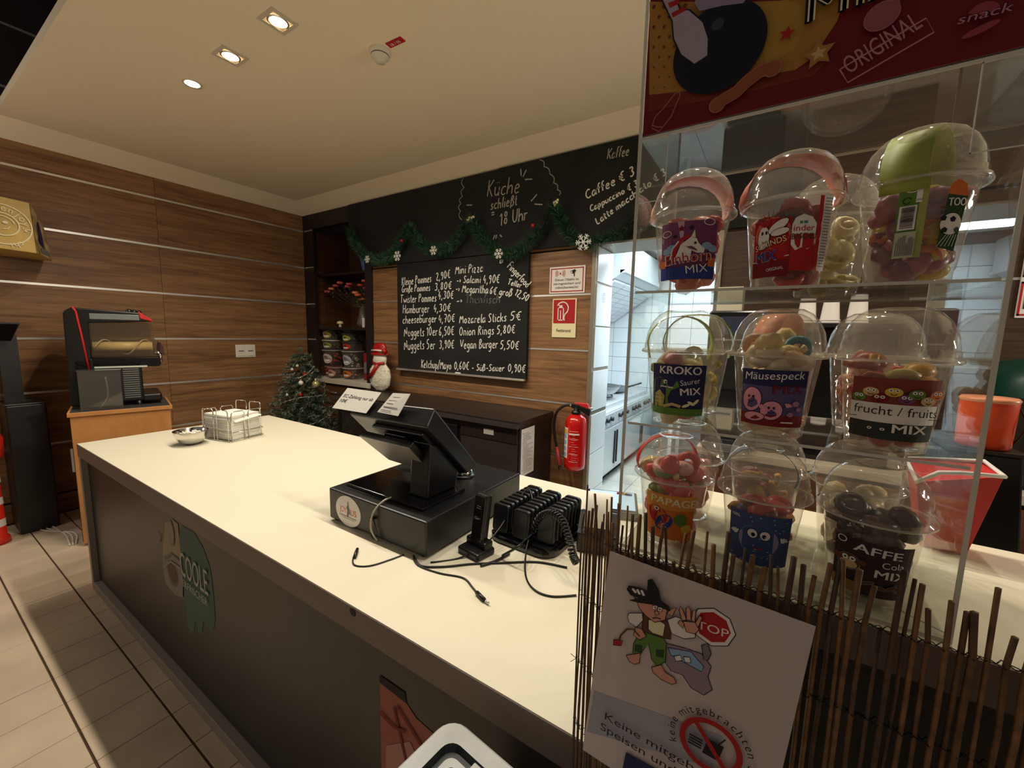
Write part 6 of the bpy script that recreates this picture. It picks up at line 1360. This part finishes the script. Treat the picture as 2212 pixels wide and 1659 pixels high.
# label designs -----------------------------------------------------------
def rr_label(f, hw, v0, v1, m): f.rect(-hw, hw, v0, v1, m, 14, 1)
def lab_unicorn(f, hw, v0, v1):
    rr_label(f, hw, v0, v1, I_pu); c = (-.004, .042)
    for k in range(7):
        a = .35+k*.42; d = .07
        P = [c]+[(max(-hw, min(hw, c[0]+d*math.cos(a+o))), max(v0, min(v1, c[1]+d*math.sin(a+o)))) for o in (-.045, .045)]; f.poly(P, ink('ray', (196, 160, 176)))
    for (u, v, r_, m) in ((-.006, .070, .004, I_dr), (.003, .070, .003, I_k), (-.012, .062, .0028, I_k)): f.star(u, v, r_, m)
    for (u, v) in ((.019, .076), (-.021, .066)):
        f.ell(u, v, .0055, .0038, I_w); f.ell(u, v, .0047, .003, I_pu)
    for (u, v) in ((-.02, .046), (-.015, .049), (.018, .05), (.024, .047)): f.ell(u, v, .005, .004, I_lb)
    # white horse head with red mane
    f.poly([(-.012, .034), (-.006, .052), (.003, .060), (.008, .058), (.010, .053), (.016, .046), (.015, .042), (.009, .042), (.004, .045), (.003, .034)], I_w); f.poly([(.003, .060), (.006, .068), (.007, .059)], I_cr)
    f.line([(-.013, .036), (-.011, .048), (-.006, .057), (.002, .062)], .004, I_r); f.line([(-.016, .036), (-.014, .048), (-.008, .056)], .0016, I_w); f.ell(.007, .053, .0011, .0014, I_k)
    f.rect(-hw, hw, v0, v0+.014, I_b, 14); f.rect(-hw, -hw+.007, v0+.014, v0+.022, I_o); f.rect(hw-.008, hw, v0+.014, v0+.024, I_o)
    f.text('Einhorn', -.0205, .029, .0125, I_w, .06, rot=.12, width=.044); f.text('Einhorn', -.020, .0295, .0115, I_r, .01, rot=.12, width=.043)
    f.text('MIX', .000, .0185, .0095, I_k, .07, rot=.12, width=.021); f.text('MIX', .0003, .0188, .0092, I_w, .02, rot=.12, width=.0205)
def lab_red(f, hw, v0, v1):
    f.rect(-.034, .004, v0, v1, I_r, 8); f.ell(-.014, .056, .018, .016, ink('glow_orange', (222, 110, 70)))
    for k in range(8): a = .3+k*.36; f.line([(-.016+.008*math.cos(a), .064+.008*math.sin(a)), (-.016+.016*math.cos(a), .064+.014*math.sin(a))], .0006, I_dr)
    f.ell(-.022, .052, .0068, .0125, I_k); f.ell(-.022, .052, .0062, .0118, I_w); f.ell(-.0235, .057, .0012, .002, I_k, 8); f.ell(-.019, .057, .0012, .002, I_k, 8); f.ring(-.021, .050, .0026, .0032, I_k, PI+.4, 2*PI-.3, 8)
    f.ring(-.021, .068, .0042, .0054, I_r, n=14)
    for q in ((-.008, .062, .011, .005, .6), (-.006, .056, .009, .004, .2)): f.ell(q[0], q[1], q[2], q[3], I_k, 18, q[4]); f.ell(q[0], q[1], q[2]-.0006, q[3]-.0006, I_w, 18, q[4])
    f.text('SCHINDS', -.030, .0385, .0062, I_k, .07, rot=.25, width=.032); f.text('SCHINDS', -.0298, .0388, .0058, I_cr, .02, rot=.25, width=.0316)
    f.rect(-.034, .004, v0, v0+.016, I_dr, 8); f.line([(-.034, v0+.0165), (.004, v0+.021)], .0008, I_w)
    f.text('MIX', -.028, .026, .011, I_w, .09, rot=.1, width=.021); f.text('MIX', -.0277, .0264, .0104, I_b, .03, rot=.1, width=.0205); f.text('ORIGINAL', -.016, .0165, .0032, I_w, .02, rot=.12, width=.016)
    # milk-white and red pouch right of the sticker
    f.rect(.0045, .027, .016, .052, I_r, 6); f.poly([(.0045, .042), (.009, .036), (.014, .039), (.020, .037), (.0265, .043), (.0265, .062), (.022, .068), (.014, .071), (.007, .068), (.0045, .062)], I_w)
    f.rect(.011, .018, .062, .0645, I_t); f.text('inder', .006, .055, .0058, I_r, .02, width=.019); f.text('CHOCO', .006, .047, .0056, I_k, .06, rot=-.02, width=.020) if False else None
    f.text('BASCHIU', .005, .047, .0058, I_br, .04, width=.022)
    f.rect(.0275, .0315, .02, .088, I_r, 2); f.rect(.032, .042, .016, .09, I_w, 3)
    for k in range(24): f.rect(.033, .041, .020+.0028*k, .0208+.0028*k, I_gr, 2)
def lab_green(f, hw, v0, v1):
    f.rect(-.016, -.001, .022, .092, I_g, 4); f.rect(-.0015, .004, .022, .094, ink('lime', (160, 166, 84)), 2); f.ell(-.007, .083, .006, .004, I_w); f.ell(-.007, .083, .0045, .003, I_br)
    f.ring(-.010, .0725, .0022, .0032, I_dg, .3, 5.8, 10); f.rect(-.004, .0, .070, .081, I_w)
    f.text('15 JUN', -.0036, .0715, .0016, I_k, 0, width=.0034); f.rect(-.0145, -.0025, .047, .068, I_w, 3); x_ = random.Random(4)
    for k in range(20): f.rect(-.013, -.004, .0485+.00092*k, .0489+.00092*k+x_.uniform(0, .0003), I_k, 2)
    f.rect(-.0155, -.001, .022, .045, ink('label_pale', (180, 184, 160)), 4)
    for k in range(9): f.rect(-.014+.0014*k, -.0132+.0014*k, .024, .040+x_.uniform(-.006, .003), I_gr)
    # football wrapped bar
    f.poly([(.014, .030), (.029, .026), (.033, .074), (.017, .077)], I_dg); f.poly([(.0165, .074), (.033, .072), (.030, .082), (.023, .086), (.018, .082)], I_o)
    f.ell(.0225, .049, .0088, .0095, I_k, 24); f.ell(.0225, .049, .0083, .009, I_w, 24)
    for (u, v) in ((.0235, .053), (.018, .044), (.028, .044), (.016, .054)): f.star(u, v, .0026, I_k, q=.8)
    f.text('TOO', .0178, .064, .0065, I_w, .03, width=.014)
    for k in range(6): f.line([(.014+.003*k, .030), (.020+.002*k, .040)], .0004, I_w)
def lab_kroko(f, hw, v0, v1):
    rr_label(f, hw, v0, v1, I_nb); f.text('KROKO', -.0185, .0645, .0095, I_w, .05, width=.041)
    # plain green reptile figure
    f.poly([(-.027, .014), (-.010, .014), (-.006, .022), (-.009, .034), (-.006, .044), (-.010, .053), (-.018, .060), (-.026, .056), (-.028, .04)], I_g); f.poly([(-.018, .046), (-.006, .044), (.002, .049), (.0, .056), (-.008, .058), (-.016, .057)], I_g)
    f.poly([(-.024, .018), (-.014, .018), (-.012, .036), (-.018, .044), (-.024, .038)], ink('belly', (180, 168, 90)))
    for k in range(4): f.line([(-.024, .021+.005*k), (-.0135, .021+.005*k)], .0005, I_dg)
    f.ell(-.012, .0545, .0022, .0026, I_w, 10); f.ell(-.0115, .054, .0009, .0013, I_k, 8); f.line([(-.017, .0485), (-.004, .0475)], .0014, I_w)
    f.text('Saurer', .003, .0505, .0065, I_w, .02, rot=.22, width=.0195, skew=.1); f.text('MIX', .0035, .0385, .0088, I_w, .04, rot=.1, width=.020)
    f.rect(-hw, hw, v0, v0+.009, I_g, 14); f.line([(-.013, .023), (-.004, .027), (.004, .0245)], .0036, I_bz)
    for q in ((.009, .026, .5), (.014, .029, -.6), (.019, .031, .9)): f.ell(q[0], q[1], .0042, .0018, I_cr, 12, q[2])
def lab_maus(f, hw, v0, v1):
    f.rect(-hw, hw, v0, v1, I_nb, 14); f.rect(-hw, hw, v0+.012, v0+.045, ink('plum', (84, 74, 116)), 14); f.rect(-hw, hw, v0, v0+.013, I_dr, 14)
    f.text('M\u00e4usespeck', -.0245, .064, .0085, I_w, .02, rot=.07, width=.049, skew=.12)
    f.text('MIX', .000, .0505, .0095, I_k, .07, rot=.05, width=.024); f.text('MIX', .0003, .0508, .0090, I_dr, .01, rot=.05, width=.0233)
    for (u, v, a, b_, q) in ((-.017, .042, .0085, .0135, -.05), (.0, .031, .0085, .0105, -.15), (-.014, .0225, .009, .005, .1)): f.ell(u, v, a+.0006, b_+.0006, I_k, 24, q); f.ell(u, v, a, b_, I_p, 24, q)
    for (u, v) in ((-.0175, .045), (.0, .034)):
        f.ell(u-.002, v, .0010, .0016, I_k, 8); f.ell(u+.002, v, .0010, .0016, I_k, 8); f.ring(u, v-.003, .0024, .0031, I_k, PI+.3, 2*PI-.3, 8)
    for (u, v) in ((-.0085, .033), (.012, .036)):
        for k in range(4): a = .4+.5*k; f.line([(u, v), (u+.0045*math.cos(a), v+.0045*math.sin(a))], .0014, I_p)
    for (u, v, r_) in ((.019, .040, .003), (.022, .034, .0022), (.015, .028, .0026)): f.ell(u, v, r_, r_, ink('bubble', (170, 120, 140)))
    f.rect(.008, .018, .018, .0195, I_w)
def lab_frucht(f, hw, v0, v1):
    f.rect(-hw, hw, v0+.028, v1, ink('rust', (126, 52, 40)), 14); f.rect(-hw, hw, v0+.016, v0+.036, I_w, 14); f.rect(-hw, hw, v0, v0+.017, ink('bottle_green', (44, 48, 42)), 14)
    r = random.Random(8); k = 0
    for (u, v) in ((-.024, .054), (-.016, .060), (-.010, .054), (-.002, .061), (.006, .055), (.012, .060), (.020, .054), (.026, .060)):
        f.ell(u, v, .0055, .0045, (I_g, I_bz, I_dr, I_y, I_pu, I_g, I_bz, I_o)[k], 14); k += 1
        for s in (-1, 1): f.ell(u+s*.0018, v+.0015, .0016, .0016, I_w, 8); f.ell(u+s*.0018, v+.0015, .0007, .0007, I_k, 6)
        f.ring(u, v-.001, .0016, .0022, I_k, PI+.3, 2*PI-.3, 6)
    f.text('frucht / fruits', -.0265, .0385, .0085, I_k, .01, width=.055); f.text('MIX', .000, .0215, .0085, I_w, .04, rot=.02, width=.022); f.line([(-.03, .0335), (.03, .036)], .0006, I_k)
    for u in (-.014, -.006): f.ell(u, .024, .0016, .0014, I_w, 8); f.ell(u, .024, .0007, .0007, I_k, 6)
def lab_papagei(f, hw, v0, v1):
    rr_label(f, hw, v0, v1, I_o); f.rect(-hw, hw, v1-.020, v1, ink('papaya', (222, 146, 60)), 14); f.text('PAPAGEI', -.0195, .0615, .0100, I_cr, .04, rot=-.06, width=.049)
    f.ell(-.012, .045, .010, .013, I_r, 18, .4); f.ell(-.005, .036, .008, .012, I_b, 16, -.5); f.ell(-.013, .053, .003, .003, I_w, 10); f.ell(-.0128, .053, .0013, .0013, I_k, 8); f.ell(.012, .042, .007, .009, I_g, 14); f.ell(.018, .030, .006, .006, I_y, 12)
def lab_blue(f, hw, v0, v1):
    rr_label(f, hw, v0, v1, ink('slate_blue', (62, 78, 120))); f.ell(0, .042, .017, .019, ink('blob_lilac', (150, 140, 168)), 26)
    for s in (-1, 1): f.ell(s*.0052, .050, .0048, .0060, I_k, 14); f.ell(s*.0052, .050, .0042, .0054, I_w, 14); f.ell(s*.0045, .049, .0018, .0026, I_k, 8)
    f.ring(0, .036, .0035, .0045, I_r, PI+.3, 2*PI-.3, 8)
    for u in (-.020, .020):
        for k in range(4): a = (.3 if u > 0 else 1.2)+.5*k; f.line([(u, .044), (u+.006*math.cos(a), .044+.006*math.sin(a))], .0018, I_w)
    r = random.Random(2)
    for k in range(22): f.ell(r.uniform(-hw, hw)*.9, r.uniform(v0+.002, v1-.002), .0008, .0008, I_lb, 6)
    f.text('100%', -.025, .067, .0035, I_w, .01, width=.008)
def lab_affe(f, hw, v0, v1):
    rr_label(f, hw, v0, v1, ink('choco', (54, 36, 34))); f.text('AFFE', -.0135, .058, .0088, I_w, .05, rot=-.06, width=.032); f.text('Cola', .006, .0455, .0068, I_w, .0, rot=.04, width=.0155); f.text('MIX', .002, .034, .0088, I_w, .05, rot=-.03, width=.0225)
    f.ring(-.0225, .066, .003, .0038, I_w, n=12); f.ell(-.016, .043, .0088, .0092, I_gr, 18); f.ell(-.016, .043, .008, .0084, I_br, 18); f.ell(-.016, .0405, .0065, .005, I_bz, 14)
    for s in (-1, 1): f.ell(-.016+s*.0026, .047, .0024, .0028, I_w, 10); f.ell(-.016+s*.0026, .047, .001, .0012, I_k, 6); f.ell(-.016+s*.0095, .046, .0028, .0034, I_br, 10)
    f.rect(-hw, -hw+.018, v0, v0+.012, ink('ochre', (150, 116, 54)), 6)
    for q in ((-.002, .026, .5), (.006, .0235, -.3), (.014, .025, .6), (.020, .022, -.2)): f.ell(q[0], q[1], .0052, .0022, I_gr, 12, q[2]); f.ell(q[0], q[1], .0044, .0016, I_br, 12, q[2])
YF, YR = .5645, .667
LABW = .028
RED, PINKc, YEL, GRN, CRM = (196, 34, 28), (222, 130, 140), (214, 184, 80), (120, 140, 60), (222, 206, 160)
S3, S2, S1 = 1.536, 1.371, LT+.0035
XS = (-.0995, .0028, .1045)
ROT = lambda x: math.atan2(x, YF)*-.6
make_cup(XS[0], YF, S3, [RED, (226, 80, 60), RED, (214, 120, 96), PINKc], 'candy cup on the top shelf with purple unicorn label reading Einhorn MIX', (LABW, .013, .078, lab_unicorn, 0), ((218, 160, 156), .034, .3, .01, .016), rot=.10)
make_cup(XS[1], YF, S3, [(150, 30, 26), (92, 46, 36), RED, (196, 130, 110)], 'candy cup on the top shelf with red MIX sticker and milk pouch beside it', (LABW, .011, .070, lab_red, 0), ((206, 110, 84), .036, .35, .012, .008), rot=-.05)
make_cup(XS[2], YF, S3, [(120, 60, 84), (196, 168, 70), (206, 110, 60), (150, 80, 96)], 'candy cup on the top shelf with green barcode band and football bar', (LABW, .011, .070, lab_green, 0), ((150, 160, 66), .034, 1.25, .02), rot=-.08)
make_cup(XS[0], YF, S2, [CRM, GRN, (206, 176, 90), (190, 196, 120), (176, 100, 96)], 'candy cup on the middle shelf with navy reptile label reading KROKO Saurer MIX', (LABW, .013, .076, lab_kroko, 0), ((160, 170, 60), .020, .25, .02, .024), rot=.10)
make_cup(XS[1], YF, S2, [(216, 186, 120), (206, 160, 120), (60, 120, 130), (222, 200, 160), (214, 190, 170)], 'candy cup on the middle shelf with violet label reading M\u00e4usespeck MIX', (LABW, .013, .076, lab_maus, 0), None, nc=38, fillh=.115)
make_cup(XS[2], YF, S2, [(196, 60, 40), (206, 150, 60), (150, 50, 40), (196, 168, 90)], 'candy cup on the middle shelf with fruit faces label reading frucht fruits MIX', (.030, .013, .074, lab_frucht, 0), None, rot=-.05, fillh=.095)
make_cup(XS[0], YF, S1, [(214, 96, 90), (226, 170, 160), GRN, (206, 50, 50), (222, 196, 120)], 'candy cup at the bottom left with orange label reading PAPAGEI', (.026, .013, .074, lab_papagei, 0), ((206, 30, 26), .010, .5, .01, .022), nc=38, fillh=.118, rot=.12)
make_cup(XS[1], YF, S1, [(120, 40, 56), (206, 140, 60), (92, 80, 120), (180, 60, 50)], 'candy cup at the bottom centre with slate blue big-eyed blob label', (.028, .011, .074, lab_blue, 0), ((90, 96, 110), .008, .2, .01, .024))
make_cup(XS[2], YF, S1, [(60, 30, 26), (84, 44, 36), (44, 24, 24), (106, 64, 48)], 'candy cup at the bottom right with brown label reading AFFE Cola MIX', (.028, .011, .070, lab_affe, 0), None, rot=-.06, nc=34, fillh=.105)
# second row
for (x, z, cols, strap, lab) in ((XS[1]+.045, S3, [(206, 190, 120), (190, 176, 110), (214, 200, 150)], None, 'pale yellow candy cup standing behind between the red and green ones on the top shelf'),
    (XS[0]+.002, S2, [(206, 186, 70), GRN, (190, 190, 90)], ((150, 166, 50), .03, 2.9, .02), 'candy cup behind the KROKO cup with yellow green sweets'),
    (XS[1]+.003, S2, [(206, 100, 60), (214, 120, 84), (196, 70, 50)], ((206, 110, 60), .03, .8, .02), 'candy cup behind the M\u00e4usespeck cup with orange sweets'),
    (XS[2]-.001, S2, [(200, 150, 110), (190, 120, 80)], None, 'candy cup behind the frucht fruits cup with beige sweets'),
    (XS[0]+.003, S1, [(214, 110, 120), (226, 150, 156)], None, 'candy cup behind the PAPAGEI cup with pink sweets'),
    (XS[1]+.001, S1, [(196, 150, 60), (130, 60, 60)], None, 'candy cup behind the blue blob cup with amber sweets'),
    (XS[2]-.001, S1, [(200, 180, 140), (206, 190, 150)], None, 'candy cup behind the AFFE cup with cream sweets')):
    make_cup(x, YR, z, cols, lab, None, strap, front=False, nc=24, fillh=.09, rot=.4, seed=3)

# red tapered snack carton behind the display
rc = empty('red_snack_carton', (.212, .762, LT), .0, 'red tapered snack carton with scalloped white rim behind the display', 'carton')
M_rc = mat('carton_red', (196, 36, 30), .5); w0, w1, h_ = .022, .038, .115
MB().hexa([(-w0, -w0*.7, 0), (w0, -w0*.7, 0), (w0, w0*.7, 0), (-w0, w0*.7, 0)], [(-w1, -w1*.8, h_*.8), (w1, -w1*.8, h_), (w1, w1*.8, h_), (-w1, w1*.8, h_*.95)], M_rc).build('carton', rc, bevel=.001)
MB().tube([(-w1, -w1*.8, h_*.8), (-w1*.5, -w1*.85, h_*.95), (0, -w1*.85, h_*.98), (w1, -w1*.8, h_), (w1, w1*.8, h_+.004), (0, w1*.85, h_*.99), (-w1, w1*.8, h_*.95)], .0028, I_w, n=6, closed=True).build('rim', rc)
